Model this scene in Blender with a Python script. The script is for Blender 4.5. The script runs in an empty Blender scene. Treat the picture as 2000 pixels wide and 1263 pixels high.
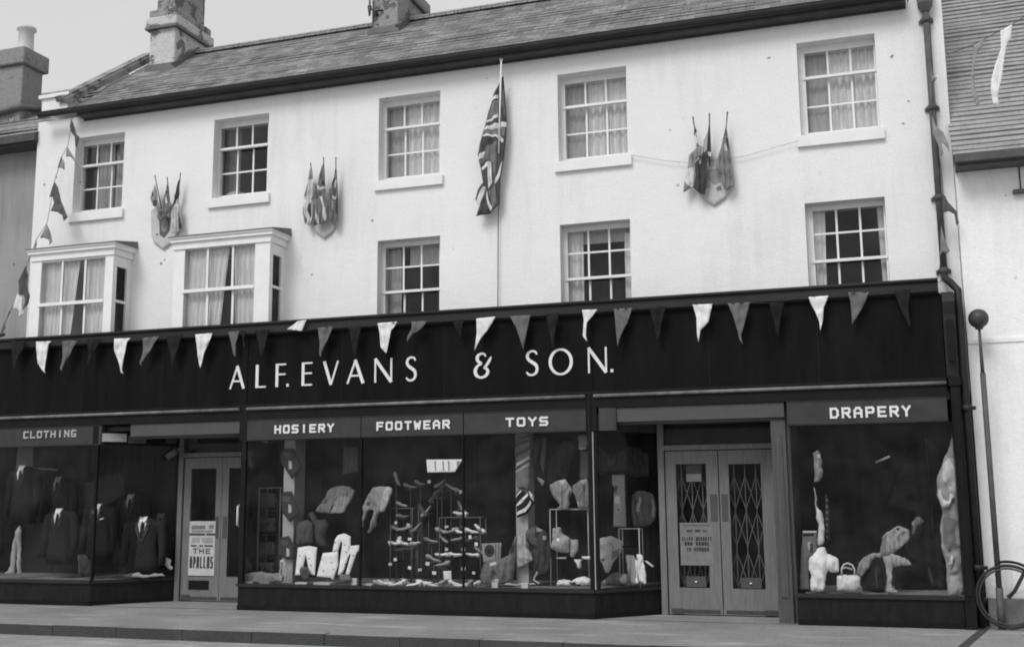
import bpy, math, random
from mathutils import Vector, Matrix, noise
from mathutils.geometry import delaunay_2d_cdt
random.seed(7)
S = bpy.context.scene
COL = S.collection
R = math.radians

# ------------------------------------------------------------------ camera
F_PX, W_PX, H_PX = 2149.28, 2000.0, 1263.0          # solved from the photograph
CR = Vector((0.9495493, 0.3134857, -0.0091021))
CU = Vector((0.0569735, -0.1438876, 0.9879526))
CF = Vector((-0.3083993, 0.9386283, 0.1544888))
CP = Vector((0.0, -14.0, 1.504))
cam = bpy.data.cameras.new('camera'); co = bpy.data.objects.new('camera', cam); COL.objects.link(co)
cam.sensor_width = 36; cam.lens = F_PX / W_PX * 36; cam.clip_end = 3000; cam.clip_start = .05
M3 = Matrix((CR, CU, -CF)).transposed()
co.matrix_world = Matrix.Translation(CP) @ M3.to_4x4()
S.camera = co

# ------------------------------------------------------------------ sky, sun, exposure
SUN_EL, SUN_AZ = R(48), R(196)          # azimuth clockwise from +y; light from behind the camera
wd = bpy.data.worlds.new('World'); S.world = wd; wd.use_nodes = True
nt = wd.node_tree; bg = nt.nodes['Background']
sk = nt.nodes.new('ShaderNodeTexSky'); sk.sky_type = 'NISHITA'; sk.sun_disc = False
sk.sun_elevation = SUN_EL; sk.sun_rotation = SUN_AZ; sk.dust_density = 4.0; sk.air_density = 1.0
bw = nt.nodes.new('ShaderNodeRGBToBW'); nt.links.new(sk.outputs[0], bw.inputs[0])
# overcast: the cloud sheet evens the clear-sky gradient out, with soft cloud mottling
tc = nt.nodes.new('ShaderNodeTexCoord'); cn = nt.nodes.new('ShaderNodeTexNoise'); cn.inputs['Scale'].default_value = 2.2; cn.inputs['Detail'].default_value = 4
nt.links.new(tc.outputs['Generated'], cn.inputs['Vector'])
mr = nt.nodes.new('ShaderNodeMapRange'); mr.inputs['To Min'].default_value = 6.6; mr.inputs['To Max'].default_value = 7.6
nt.links.new(cn.outputs[0], mr.inputs['Value'])
mx = nt.nodes.new('ShaderNodeMix'); mx.data_type = 'FLOAT'; mx.inputs[0].default_value = .72
nt.links.new(bw.outputs[0], mx.inputs[2]); nt.links.new(mr.outputs[0], mx.inputs[3])
nt.links.new(mx.outputs[0], bg.inputs['Color']); bg.inputs['Strength'].default_value = .11
sl = bpy.data.lights.new('sun', 'SUN'); sl.energy = 1.5; sl.angle = R(24); sl.color = (1, 1, 1)
so = bpy.data.objects.new('sun', sl); COL.objects.link(so)
sd = Vector((math.sin(SUN_AZ) * math.cos(SUN_EL), math.cos(SUN_AZ) * math.cos(SUN_EL), math.sin(SUN_EL)))
so.rotation_euler = sd.to_track_quat('Z', 'Y').to_euler(); so.location = (0, -20, 30)
vs = S.view_settings; vs.view_transform = 'Standard'; vs.look = 'None'; vs.exposure = 0.15; vs.gamma = 1; vs.use_curve_mapping = False
S.cycles.filter_width = 1.9; S.cycles.max_bounces = 8; S.cycles.transparent_max_bounces = 24; S.cycles.caustics_reflective = False; S.cycles.caustics_refractive = False

# ------------------------------------------------------------------ helpers
def at(u, v, y=None, x=None, z=None):
    """photo pixel -> the point of the street on a plane of known depth"""
    d = CR * ((u - W_PX / 2) / F_PX) + CU * ((H_PX / 2 - v) / F_PX) + CF
    t = (y - CP.y) / d.y if y is not None else ((x - CP.x) / d.x if x is not None else (z - CP.z) / d.z)
    return CP + d * t

def tag(o, label=None, cat=None, group=None, kind=None):
    if label: o['label'] = label
    if cat: o['category'] = cat
    if group: o['group'] = group
    if kind: o['kind'] = kind
    return o

def empty(name, loc, label=None, cat=None, group=None):
    o = bpy.data.objects.new(name, None); COL.objects.link(o); o.location = loc; o.empty_display_size = .1
    return tag(o, label, cat, group)

class MB:
    def __init__(s): s.v = []; s.f = []; s.m = []; s.sm = []
    def add(s, vs, fs, mi=0, sm=False):
        b = len(s.v); s.v += [Vector(p) for p in vs]
        for f in fs: s.f.append([b + i for i in f]); s.m.append(mi); s.sm.append(sm)
        return s
    def box(s, x0, x1, y0, y1, z0, z1, mi=0):
        p = [(x, y, z) for x in (x0, x1) for y in (y0, y1) for z in (z0, z1)]
        return s.add(p, [(0, 1, 3, 2), (4, 6, 7, 5), (0, 4, 5, 1), (2, 3, 7, 6), (0, 2, 6, 4), (1, 5, 7, 3)], mi)
    def bar(s, a, b, w, h=None, up=Vector((0, 0, 1)), mi=0):
        a, b = Vector(a), Vector(b); d = (b - a).normalized(); h = h or w
        if abs(d.dot(up)) > .95: up = Vector((0, 1, 0))
        r = d.cross(up).normalized() * w / 2; q = r.cross(d).normalized() * h / 2
        p = [a - r - q, a + r - q, a + r + q, a - r + q, b - r - q, b + r - q, b + r + q, b - r + q]
        return s.add(p, [(3, 2, 1, 0), (4, 5, 6, 7), (0, 1, 5, 4), (1, 2, 6, 5), (2, 3, 7, 6), (3, 0, 4, 7)], mi)
    def tube(s, pts, r, n=8, closed=False, mi=0):
        pts = [Vector(p) for p in pts]; k = len(pts); rr = r if isinstance(r, (list, tuple)) else [r] * k
        b = len(s.v); prev = None
        for i, p in enumerate(pts):
            if closed: d = pts[(i + 1) % k] - pts[i - 1]
            else: d = pts[min(i + 1, k - 1)] - pts[max(i - 1, 0)]
            d.normalize()
            u = prev if prev is not None else (Vector((0, 0, 1)) if abs(d.z) < .9 else Vector((1, 0, 0)))
            u = (u - d * u.dot(d)).normalized(); w = d.cross(u); prev = u
            for j in range(n):
                a = 2 * math.pi * j / n
                s.v.append(p + (u * math.cos(a) + w * math.sin(a)) * rr[i])
        for i in range(k if closed else k - 1):
            i2 = (i + 1) % k
            for j in range(n):
                s.f.append([b + i * n + j, b + i * n + (j + 1) % n, b + i2 * n + (j + 1) % n, b + i2 * n + j]); s.m.append(mi); s.sm.append(True)
        if not closed:
            s.f.append([b + j for j in reversed(range(n))]); s.m.append(mi); s.sm.append(False)
            s.f.append([b + (k - 1) * n + j for j in range(n)]); s.m.append(mi); s.sm.append(False)
        return s
    def lathe(s, prof, c, n=16, mi=0, sm=True):
        b = len(s.v); c = Vector(c)
        for r, z in prof:
            for j in range(n):
                a = 2 * math.pi * j / n; s.v.append(c + Vector((r * math.cos(a), r * math.sin(a), z)))
        for i in range(len(prof) - 1):
            for j in range(n):
                s.f.append([b + i * n + j, b + i * n + (j + 1) % n, b + (i + 1) * n + (j + 1) % n, b + (i + 1) * n + j]); s.m.append(mi); s.sm.append(sm)
        s.f.append([b + j for j in reversed(range(n))]); s.m.append(mi); s.sm.append(False)
        s.f.append([b + (len(prof) - 1) * n + j for j in range(n)]); s.m.append(mi); s.sm.append(False)
        return s
    def prism(s, poly, y0, y1, mi=0):
        """poly of (x,z), pushed from y0 back to y1"""
        n = len(poly); p = [(x, y0, z) for x, z in poly] + [(x, y1, z) for x, z in poly]
        return s.add(p, [list(range(n)), list(range(2 * n - 1, n - 1, -1))] + [[i, i + n, (i + 1) % n + n, (i + 1) % n] for i in range(n)], mi)
    def extrude_x(s, poly, x0, x1, mi=0):
        """poly of (y,z), along x"""
        n = len(poly); p = [(x0, y, z) for y, z in poly] + [(x1, y, z) for y, z in poly]
        return s.add(p, [list(range(n)), list(range(2 * n - 1, n - 1, -1))] + [[i, i + n, (i + 1) % n + n, (i + 1) % n] for i in range(n)], mi)
    def build(s, name, mats, parent=None, fix=True):
        me = bpy.data.meshes.new(name); me.from_pydata([tuple(v) for v in s.v], [], s.f)
        mats = mats if isinstance(mats, (list, tuple)) else [mats]
        for m in mats: me.materials.append(m)
        me.polygons.foreach_set('material_index', s.m); me.polygons.foreach_set('use_smooth', s.sm)
        if fix:
            import bmesh
            bm = bmesh.new(); bm.from_mesh(me); bmesh.ops.recalc_face_normals(bm, faces=bm.faces); bm.to_mesh(me); bm.free()
        uv = me.uv_layers.new(name='UV')
        for p in me.polygons:
            n = p.normal; t = Vector((0, 0, 1)).cross(n)
            t = Vector((1, 0, 0)) if t.length < .05 else t.normalized()
            b = n.cross(t)
            for li in p.loop_indices:
                c = me.vertices[me.loops[li].vertex_index].co; uv.data[li].uv = (c.dot(t), c.dot(b))
        me.update()
        o = bpy.data.objects.new(name, me); COL.objects.link(o)
        if parent is not None:
            o.parent = parent
            o.matrix_parent_inverse = world_of(parent).inverted()
        return o

def world_of(o):
    m = Matrix.LocRotScale(o.location, o.rotation_euler, o.scale)
    return m if o.parent is None else world_of(o.parent) @ o.matrix_parent_inverse @ m

# ------------------------------------------------------------------ materials (all grey: a black and white photograph)
def nodes(name):
    m = bpy.data.materials.new(name); m.use_nodes = True; t = m.node_tree
    return m, t, t.nodes['Principled BSDF']
def mat(name, v, rough=.75, var=.18, scale=9., bump=.12, bscale=60., spec=.25, stretch=None):
    m, t, b = nodes(name)
    tc = t.nodes.new('ShaderNodeTexCoord'); mp = t.nodes.new('ShaderNodeMapping')
    t.links.new(tc.outputs['Object'], mp.inputs[0])
    if stretch: mp.inputs['Scale'].default_value = stretch
    n = t.nodes.new('ShaderNodeTexNoise'); n.inputs['Scale'].default_value = scale; n.inputs['Detail'].default_value = 5; n.inputs['Roughness'].default_value = .62
    t.links.new(mp.outputs[0], n.inputs['Vector'])
    r = t.nodes.new('ShaderNodeMapRange'); r.inputs['From Min'].default_value = .25; r.inputs['From Max'].default_value = .75
    r.inputs['To Min'].default_value = v * (1 - var); r.inputs['To Max'].default_value = v * (1 + var)
    t.links.new(n.outputs[0], r.inputs['Value']); t.links.new(r.outputs[0], b.inputs['Base Color'])
    b.inputs['Roughness'].default_value = rough; b.inputs['Specular IOR Level'].default_value = spec
    if bump:
        n2 = t.nodes.new('ShaderNodeTexNoise'); n2.inputs['Scale'].default_value = bscale; n2.inputs['Detail'].default_value = 3
        t.links.new(mp.outputs[0], n2.inputs['Vector'])
        bp = t.nodes.new('ShaderNodeBump'); bp.inputs['Strength'].default_value = bump; bp.inputs['Distance'].default_value = .02
        t.links.new(n2.outputs[0], bp.inputs['Height']); t.links.new(bp.outputs[0], b.inputs['Normal'])
    return m
def math_node(t, op, a, b=None, c=None):
    n = t.nodes.new('ShaderNodeMath'); n.operation = op
    for i, x in enumerate((a, b, c)):
        if x is None: continue
        if isinstance(x, (int, float)): n.inputs[i].default_value = x
        else: t.links.new(x, n.inputs[i])
    return n.outputs[0]
def noise_node(t, vec, scale, detail=4, rough=.6):
    n = t.nodes.new('ShaderNodeTexNoise'); n.inputs['Scale'].default_value = scale; n.inputs['Detail'].default_value = detail; n.inputs['Roughness'].default_value = rough
    t.links.new(vec, n.inputs['Vector']); return n.outputs[0]
def map_node(t, val, a, b, c, d):
    n = t.nodes.new('ShaderNodeMapRange'); t.links.new(val, n.inputs['Value'])
    for k, x in zip(('From Min', 'From Max', 'To Min', 'To Max'), (a, b, c, d)): n.inputs[k].default_value = x
    return n.outputs[0]
def scaled(t, sc):
    tc = t.nodes.new('ShaderNodeTexCoord'); mp = t.nodes.new('ShaderNodeMapping'); mp.inputs['Scale'].default_value = sc
    t.links.new(tc.outputs['Object'], mp.inputs[0]); return mp.outputs[0]
def bump_to(t, b, h, strength, dist=.02):
    bp = t.nodes.new('ShaderNodeBump'); bp.inputs['Strength'].default_value = strength; bp.inputs['Distance'].default_value = dist
    t.links.new(h, bp.inputs['Height']); t.links.new(bp.outputs[0], b.inputs['Normal'])

def render_wall(name, v, stain=.5, chips=.6):
    """painted render: blotches, rain streaks, fine grain, small chips and pits"""
    m, t, b = nodes(name); P = scaled(t, (1, 1, 1))
    big = map_node(t, noise_node(t, P, .8, 5), .3, .7, 1 - .10 * stain, 1.03)
    fine = map_node(t, noise_node(t, P, 30, 4, .7), .3, .7, .95, 1.04)
    st = map_node(t, math_node(t, 'MULTIPLY', noise_node(t, scaled(t, (4.3, 4.3, .42)), 1.3, 6, .7), map_node(t, noise_node(t, P, .45, 2), .4, .65, .55, 1.1)), .40, .75, 1, 1 - .30 * stain)
    vo = t.nodes.new('ShaderNodeTexVoronoi'); vo.inputs['Scale'].default_value = 3.4; t.links.new(P, vo.inputs['Vector'])
    gate = map_node(t, noise_node(t, P, 1.3, 2), .50, .58, 0, 1)
    spot = map_node(t, math_node(t, 'ADD', vo.outputs['Distance'], math_node(t, 'MULTIPLY', noise_node(t, P, 34, 3, .8), .26)), .185, .215, 1, 0)
    chip = math_node(t, 'SUBTRACT', 1, math_node(t, 'MULTIPLY', math_node(t, 'MULTIPLY', spot, gate), chips))
    k = math_node(t, 'MULTIPLY', math_node(t, 'MULTIPLY', big, fine), math_node(t, 'MULTIPLY', st, chip))
    t.links.new(math_node(t, 'MULTIPLY', k, v), b.inputs['Base Color'])
    b.inputs['Roughness'].default_value = .9; b.inputs['Specular IOR Level'].default_value = .15
    bump_to(t, b, math_node(t, 'ADD', noise_node(t, P, 45, 4), math_node(t, 'MULTIPLY', noise_node(t, P, 5, 3), 1.5)), .35, .015)
    return m
def flaking(name, v, dark, cover):
    m, t, b = nodes(name); P = scaled(t, (1, 1, 1))
    n = noise_node(t, P, 3.2, 7, .72); k = map_node(t, n, cover, cover + .05, 0, 1); n2 = map_node(t, noise_node(t, P, 14, 5, .7), .3, .7, .82, 1.14)
    mx_ = t.nodes.new('ShaderNodeMix'); mx_.data_type = 'FLOAT'; t.links.new(k, mx_.inputs[0]); mx_.inputs[2].default_value = v; mx_.inputs[3].default_value = dark
    t.links.new(math_node(t, 'MULTIPLY', mx_.outputs[0], n2), b.inputs['Base Color']); b.inputs['Roughness'].default_value = .92; b.inputs['Specular IOR Level'].default_value = .1
    bump_to(t, b, math_node(t, 'SUBTRACT', math_node(t, 'MULTIPLY', n2, .6), k), .8, .03); return m
def brickish(name, v1, v2, mortar, bw_, rh, msize, bump=.5, rough=.85, offset=.5, dirt=.3):
    m, t, b = nodes(name); tc = t.nodes.new('ShaderNodeTexCoord')
    br = t.nodes.new('ShaderNodeTexBrick'); t.links.new(tc.outputs['UV'], br.inputs['Vector'])
    br.inputs['Scale'].default_value = 1; br.inputs['Brick Width'].default_value = bw_; br.inputs['Row Height'].default_value = rh
    br.inputs['Mortar Size'].default_value = msize; br.inputs['Mortar Smooth'].default_value = .2; br.offset = offset
    br.inputs['Color1'].default_value = (v1,) * 3 + (1,); br.inputs['Color2'].default_value = (v2,) * 3 + (1,); br.inputs['Mortar'].default_value = (mortar,) * 3 + (1,)
    bw2 = t.nodes.new('ShaderNodeRGBToBW'); t.links.new(br.outputs['Color'], bw2.inputs[0])
    P = scaled(t, (1, 1, 1))
    d = map_node(t, noise_node(t, P, 2.6, 8, .78), .3, .7, 1 - dirt, 1 + dirt * .6)
    d2 = map_node(t, noise_node(t, P, 22, 4, .7), .3, .7, .86, 1.12)
    t.links.new(math_node(t, 'MULTIPLY', math_node(t, 'MULTIPLY', bw2.outputs[0], d), d2), b.inputs['Base Color'])
    b.inputs['Roughness'].default_value = rough; b.inputs['Specular IOR Level'].default_value = .25
    h = math_node(t, 'ADD', math_node(t, 'MULTIPLY', br.outputs['Fac'], -1.), math_node(t, 'MULTIPLY', noise_node(t, P, 30, 4), .5))
    bump_to(t, b, h, bump, .012)
    return m
def glass(name, ior=1.3, dirt=.03, rough=.02):
    m = bpy.data.materials.new(name); m.use_nodes = True; t = m.node_tree
    for n in list(t.nodes): t.nodes.remove(n)
    out = t.nodes.new('ShaderNodeOutputMaterial'); tr = t.nodes.new('ShaderNodeBsdfTransparent'); gl = t.nodes.new('ShaderNodeBsdfGlossy')
    di = t.nodes.new('ShaderNodeBsdfDiffuse'); fr = t.nodes.new('ShaderNodeFresnel'); fr.inputs['IOR'].default_value = ior
    tr.inputs['Color'].default_value = (.995, .995, .995, 1); gl.inputs['Roughness'].default_value = rough; di.inputs['Color'].default_value = (.5, .5, .5, 1)
    P = scaled(t, (1, 1, 1))
    bp = t.nodes.new('ShaderNodeBump'); bp.inputs['Strength'].default_value = .05; bp.inputs['Distance'].default_value = .02
    t.links.new(noise_node(t, P, 2.2, 2), bp.inputs['Height']); t.links.new(bp.outputs[0], gl.inputs['Normal'])
    a = t.nodes.new('ShaderNodeMixShader'); t.links.new(fr.outputs[0], a.inputs[0]); t.links.new(tr.outputs[0], a.inputs[1]); t.links.new(gl.outputs[0], a.inputs[2])
    b = t.nodes.new('ShaderNodeMixShader'); t.links.new(map_node(t, noise_node(t, P, 3, 5), .4, .8, 0, dirt * 2), b.inputs[0])
    t.links.new(a.outputs[0], b.inputs[1]); t.links.new(di.outputs[0], b.inputs[2]); t.links.new(b.outputs[0], out.inputs[0])
    return m
def net(name, v, through):
    m = bpy.data.materials.new(name); m.use_nodes = True; t = m.node_tree
    for n in list(t.nodes): t.nodes.remove(n)
    out = t.nodes.new('ShaderNodeOutputMaterial'); tr = t.nodes.new('ShaderNodeBsdfTransparent'); di = t.nodes.new('ShaderNodeBsdfDiffuse'); tl = t.nodes.new('ShaderNodeBsdfTranslucent')
    P = scaled(t, (30, 30, 2)); c = map_node(t, noise_node(t, P, 1.2, 4), .3, .7, v * .8, v * 1.12)
    t.links.new(c, di.inputs['Color']); tl.inputs['Color'].default_value = (v, v, v, 1)
    a = t.nodes.new('ShaderNodeMixShader'); a.inputs[0].default_value = .06; t.links.new(di.outputs[0], a.inputs[1]); t.links.new(tl.outputs[0], a.inputs[2])
    b = t.nodes.new('ShaderNodeMixShader'); b.inputs[0].default_value = through
    t.links.new(a.outputs[0], b.inputs[1]); t.links.new(tr.outputs[0], b.inputs[2]); t.links.new(b.outputs[0], out.inputs[0])
    return m

MW = render_wall('whitewashed_render', .81, .38, .75)
MWL = render_wall('grey_render', .34, .9, .5)
MWR = render_wall('bright_white_render', .90, .35, .6)
MPL = render_wall('plinth_render', .20, .9, .7)
MWHITE = mat('white_gloss_paint', .80, .45, .06, 5, .06, 40, .4)
MDARKP = mat('black_paint', .008, .55, .5, 3, .10, 30, .16)
MFASC = mat('black_fascia_paint', .0052, .6, 1.0, 2.2, .08, 12, .10, (1, 1, .25))
MCORN = mat('dark_grey_cornice_paint', .024, .6, .4, 4, .15, 40, .25, (.3, 1, 1))
MBEAD = mat('bead_highlight_paint', .16, .5, .5, 3, .1, 40, .4, (2.5, 1, 1))  # light grey carries the skylight caught by the round bead
MSIGN = mat('grey_sign_paint', .038, .6, .30, 4, .08, 30, .3)
MSIGN2 = mat('grey_blind_box_paint', .075, .6, .12, 4, .08, 40, .3)
MLET = mat('ivory_lettering', .74, .45, .10, 12, .05, 50, .35)
MLETD = mat('worn_ivory_lettering', .40, .6, .35, 14, .05, 50, .3)
MRISER = mat('stall_riser_black', .0105, .5, .55, 5, .15, 25, .20, (3, 3, .7))
MWOOD = mat('varnished_oak', .165, .5, .25, 6, .12, 40, .3, (7, 7, .6))
MWOODD = mat('dark_oak', .075, .5, .30, 6, .12, 40, .3, (7, 7, .6))
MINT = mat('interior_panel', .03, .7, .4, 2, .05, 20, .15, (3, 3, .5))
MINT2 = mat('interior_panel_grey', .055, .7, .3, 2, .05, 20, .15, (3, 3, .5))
MBED = mat('display_bed_cloth', .24, .9, .3, 8, .2, 50, .1)
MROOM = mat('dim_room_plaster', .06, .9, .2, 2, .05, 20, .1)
MSL = brickish('slate', .135, .285, .13, .22, .135, .008, .55, .85, .5, .40)
MTILE = brickish('clay_tile', .31, .36, .31, .17, .5, .005, .3, .85, .5, .22)
MSLL = brickish('old_roof_tile', .24, .32, .13, .2, .16, .01, .5, .85, .5, .35)
MBRK = brickish('dark_brick', .15, .21, .2, .225, .075, .010, .5, .9, .5, .35)
MCHR = flaking('flaking_chimney_render', .56, .22, .54)
MCHR2 = flaking('sooty_chimney_render', .31, .16, .55)
MCHL = flaking('old_grey_chimney_render', .27, .36, .60)
MPOT = mat('pale_pot', .62, .8, .12, 6, .1, 30, .2)
MLEAD = mat('lead_sheet', .13, .55, .3, 6, .15, 30, .4)
MGUT = mat('black_gutter_paint', .026, .5, .35, 4, .1, 40, .3)
MSOF = mat('dark_soffit_paint', .075, .7, .3, 4, .1, 40, .2)
MPIPE = mat('grey_pipe_paint', .09, .6, .35, 6, .15, 40, .3)
MPIPED = mat('dark_pipe_paint', .022, .55, .35, 6, .15, 40, .3)
MIRON = mat('dull_iron', .05, .5, .3, 10, .1, 60, .4)
MCHROME = mat('dull_chrome', .45, .35, .15, 10, .05, 60, .6)
MGATE = mat('tarnished_steel', .085, .5, .3, 10, .1, 60, .4)
MRUB = mat('tyre_rubber', .035, .8, .3, 20, .2, 80, .2)
MGL = glass('shop_glass', 1.16, .010)
MGLU = glass('sash_glass', 1.30, .02)
MNET = net('net_curtain', .97, .02); MNET2 = net('thin_net_curtain', .66, .10); MDRAPE = mat('heavy_drape', .20, .9, .25, 6, .15, 40, .1, (6, 6, .4))
_tones = {}
def cloth(v):
    v = round(v, 3)
    if v not in _tones: _tones[v] = mat('cloth_tone_%d' % int(v * 1000), v, .88, .16, 14, .22, 70, .12)
    return _tones[v]
def pave_mat(name, v, joint=False):
    m, t, b = nodes(name); P = scaled(t, (1, 1, 1))
    a = map_node(t, noise_node(t, P, .7, 6, .65), .32, .68, .74, 1.18)
    f = map_node(t, noise_node(t, P, 26, 6, .8), .28, .72, .72, 1.26)
    w = map_node(t, noise_node(t, scaled(t, (.5, 2.2, 1)), 1.7, 5), .56, .66, 1, 1.42)
    k = math_node(t, 'MULTIPLY', math_node(t, 'MULTIPLY', a, f), w)
    if joint:
        tc = t.nodes.new('ShaderNodeTexCoord'); br = t.nodes.new('ShaderNodeTexBrick'); t.links.new(tc.outputs['Object'], br.inputs['Vector'])
        br.inputs['Scale'].default_value = 1; br.inputs['Brick Width'].default_value = .9; br.inputs['Row Height'].default_value = .62; br.inputs['Mortar Size'].default_value = .008
        k = math_node(t, 'MULTIPLY', k, map_node(t, br.outputs['Fac'], 0, 1, 1, .86))
    t.links.new(math_node(t, 'MULTIPLY', k, v), b.inputs['Base Color'])
    b.inputs['Roughness'].default_value = .85; b.inputs['Specular IOR Level'].default_value = .3
    bump_to(t, b, noise_node(t, P, 60, 5, .8), .5, .008)
    return m
MPAVE = pave_mat('worn_paving', .27, True); MROAD = pave_mat('worn_tarmac', .30); MKERB = pave_mat('kerb_shade_and_drain', .06); MLOB = pave_mat('lobby_floor', .27)

# traced cloth: a sheet of real thickness at its own depth
def inside(p, poly):
    c = False; n = len(poly); j = n - 1
    for i in range(n):
        (xi, yi), (xj, yj) = poly[i], poly[j]
        if (yi > p[1]) != (yj > p[1]) and p[0] < (xj - xi) * (p[1] - yi) / (yj - yi) + xi: c = not c
        j = i
    return c
def seg_dist(p, a, b):
    ax, ay = a; dx, dy = b[0] - ax, b[1] - ay; L = dx * dx + dy * dy
    t = 0 if L == 0 else max(0, min(1, ((p[0] - ax) * dx + (p[1] - ay) * dy) / L))
    return math.hypot(p[0] - ax - t * dx, p[1] - ay - t * dy)
def sheet(name, px, y, base, tones=(), thick=.03, folds=.0, wl=.07, wr=.008, parent=None, zoom=None, h=None, soft=None, lean=0., smooth=None, crease=None):
    """px: outline in photo pixels (or zoomed pixels with zoom=(scale,ox,oy)); base and tones are grey values"""
    def W(q):
        u, v = (q[0] / zoom[0] + zoom[1], q[1] / zoom[0] + zoom[2]) if zoom else q
        p = at(u, v, y=y); return (p.x, p.z)
    def rnd(poly):
        for _ in range(1):
            poly = [tuple(a[k] * (1 - f) + b[k] * f for k in (0, 1)) for a, b in zip(poly, poly[1:] + poly[:1]) for f in (.10, .90)]
        return poly
    O = [W(q) for q in px]
    T = [([W(q) for q in poly], val) for poly, val in tones]
    if smooth is None: smooth = thick >= .024
    if crease is None: crease = .020 if thick >= .024 else 0
    if thick > .03: thick *= .62
    if smooth: O = rnd(O); T = [(rnd(p_), v_) for p_, v_ in T]
    xs = [p[0] for p in O]; zs = [p[1] for p in O]
    size = max(max(xs) - min(xs), max(zs) - min(zs)); h = h or max(.011, size / 42)
    def resample(poly):
        out = []
        for i in range(len(poly)):
            a, b = poly[i], poly[(i + 1) % len(poly)]; k = max(1, int(math.hypot(b[0] - a[0], b[1] - a[1]) / h))
            for j in range(k): out.append((a[0] + (b[0] - a[0]) * j / k, a[1] + (b[1] - a[1]) * j / k))
        return out
    OR = resample(O); V = []; E = []
    if smooth: OR = [(x + .016 * noise.noise(Vector((x * 12, 3.1, z * 12))) + .006 * noise.noise(Vector((x * 40, 5.1, z * 40))), z + .016 * noise.noise(Vector((x * 12, 9.7, z * 12))) + .006 * noise.noise(Vector((x * 40, 7.7, z * 40)))) for x, z in OR]; O = OR
    def loop(pts):
        b = len(V); V.extend(pts); E.extend([(b + i, b + (i + 1) % len(pts)) for i in range(len(pts))])
    loop(OR)
    for poly, val in T: loop(resample(poly))
    x = min(xs)
    while x < max(xs):
        z = min(zs)
        while z < max(zs):
            p = (x + random.uniform(-.25, .25) * h, z + random.uniform(-.25, .25) * h)
            if inside(p, O): V.append(p)
            z += h
        x += h
    res = delaunay_2d_cdt([Vector(p) for p in V], E, [], 0, 1e-5)
    P2, FF = res[0], res[2]
    keep = []; mi = []; vals = [base]
    for f in FF:
        c = (sum(P2[i].x for i in f) / len(f), sum(P2[i].y for i in f) / len(f))
        if not inside(c, OR): continue
        k = 0
        for poly, val in T:
            if inside(c, poly):
                if val not in vals: vals.append(val)
                k = vals.index(val)
        keep.append(list(f)); mi.append(k)
    used = sorted({i for f in keep for i in f}); idx = {o: n for n, o in enumerate(used)}
    segs = [(O[i], O[(i + 1) % len(O)]) for i in range(len(O))]
    Rr = soft or min(max(thick * 2.2, .02), size * .3); sdx = random.uniform(0, 50)
    z0 = min(zs); front = []; back = []
    for i in used:
        p = P2[i]; d = min(seg_dist((p.x, p.y), a, b) for a, b in segs); k = min(d / Rr, 1); prof = math.sqrt(max(0, 1 - (1 - k) ** 2))
        o = thick * prof
        if folds: o += folds * math.sin(2 * math.pi * (p.x / wl) + 3 * noise.noise(Vector((p.x * 3, sdx, p.y * 2.5)))) * (.35 + .65 * k)
        o += wr * (noise.noise(Vector((p.x * 9, sdx, p.y * 9))) * 1.6 + (noise.noise(Vector((p.x * 26 + p.y * 9, sdx, p.y * 13))) * 1.2 if smooth else 0)) * (.3 + .7 * k)
        if crease: o += crease * (1 - 2.6 * abs(noise.noise(Vector((p.x * 13 + 2 * noise.noise(Vector((p.x * 3, sdx, p.y * 3))), sdx + 7, p.y * 5.5))))) * (.25 + .75 * k)
        yy = y - o + lean * (p.y - z0)
        front.append((p.x, yy, p.y)); back.append((p.x, y + .004 + thick * .15 * prof + lean * (p.y - z0) + (max(-o, 0) if o < 0 else 0), p.y))
    mb = MB(); n = len(front); mb.v = [Vector(q) for q in front + back]
    cnt = {}
    for f, m_ in zip(keep, mi):
        g = [idx[i] for i in f]; mb.f.append(g); mb.m.append(m_); mb.sm.append(True)
        mb.f.append([i + n for i in reversed(g)]); mb.m.append(m_); mb.sm.append(True)
        for a, b in zip(g, g[1:] + g[:1]): cnt[(a, b)] = m_
    for (a, b), m_ in cnt.items():
        if (b, a) not in cnt: mb.f.append([b, a, a + n, b + n]); mb.m.append(m_); mb.sm.append(False)
    return mb.build(name, [cloth(v) for v in vals], parent)

def goods(name, label, cat, px, y, base, tones=(), group=None, **k):
    o = sheet(name, px, y, base, tones, **k); return tag(o, label, cat, group)
def rect(u0, v0, u1, v1): return [(u0, v0), (u1, v0), (u1, v1), (u0, v1)]

# ------------------------------------------------------------------ lettering
ROMAN = {  # strokes: (points, widths); unit cap height
 'A': (.66, [([(0, 0), (.34, 1)], .075), ([(.32, 1), (.66, 0)], .125), ([(.13, .33), (.53, .33)], .07)]),
 'L': (.46, [([(.05, 1), (.05, 0)], .125), ([(0, .035), (.46, .035)], .07)]),
 'F': (.48, [([(.05, 1), (.05, 0)], .125), ([(0, .965), (.48, .965)], .07), ([(.05, .54), (.46, .54)], .07)]),
 'E': (.50, [([(.05, 1), (.05, 0)], .125), ([(0, .965), (.50, .965)], .07), ([(.05, .53), (.48, .53)], .07), ([(0, .035), (.5, .035)], .07)]),
 'V': (.70, [([(.03, 1), (.36, 0)], .125), ([(.68, 1), (.36, 0)], .075)]),
 'N': (.78, [([(.05, 0), (.05, 1)], .07), ([(.04, 1), (.74, 0)], .125), ([(.74, 0), (.74, 1)], .07)]),
 'S': (.50, 'S'), 'O': (.98, 'O'), '&': (.70, '&'), '.': (.12, [([(.06, 0), (.06, .12)], .12)])}
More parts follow.
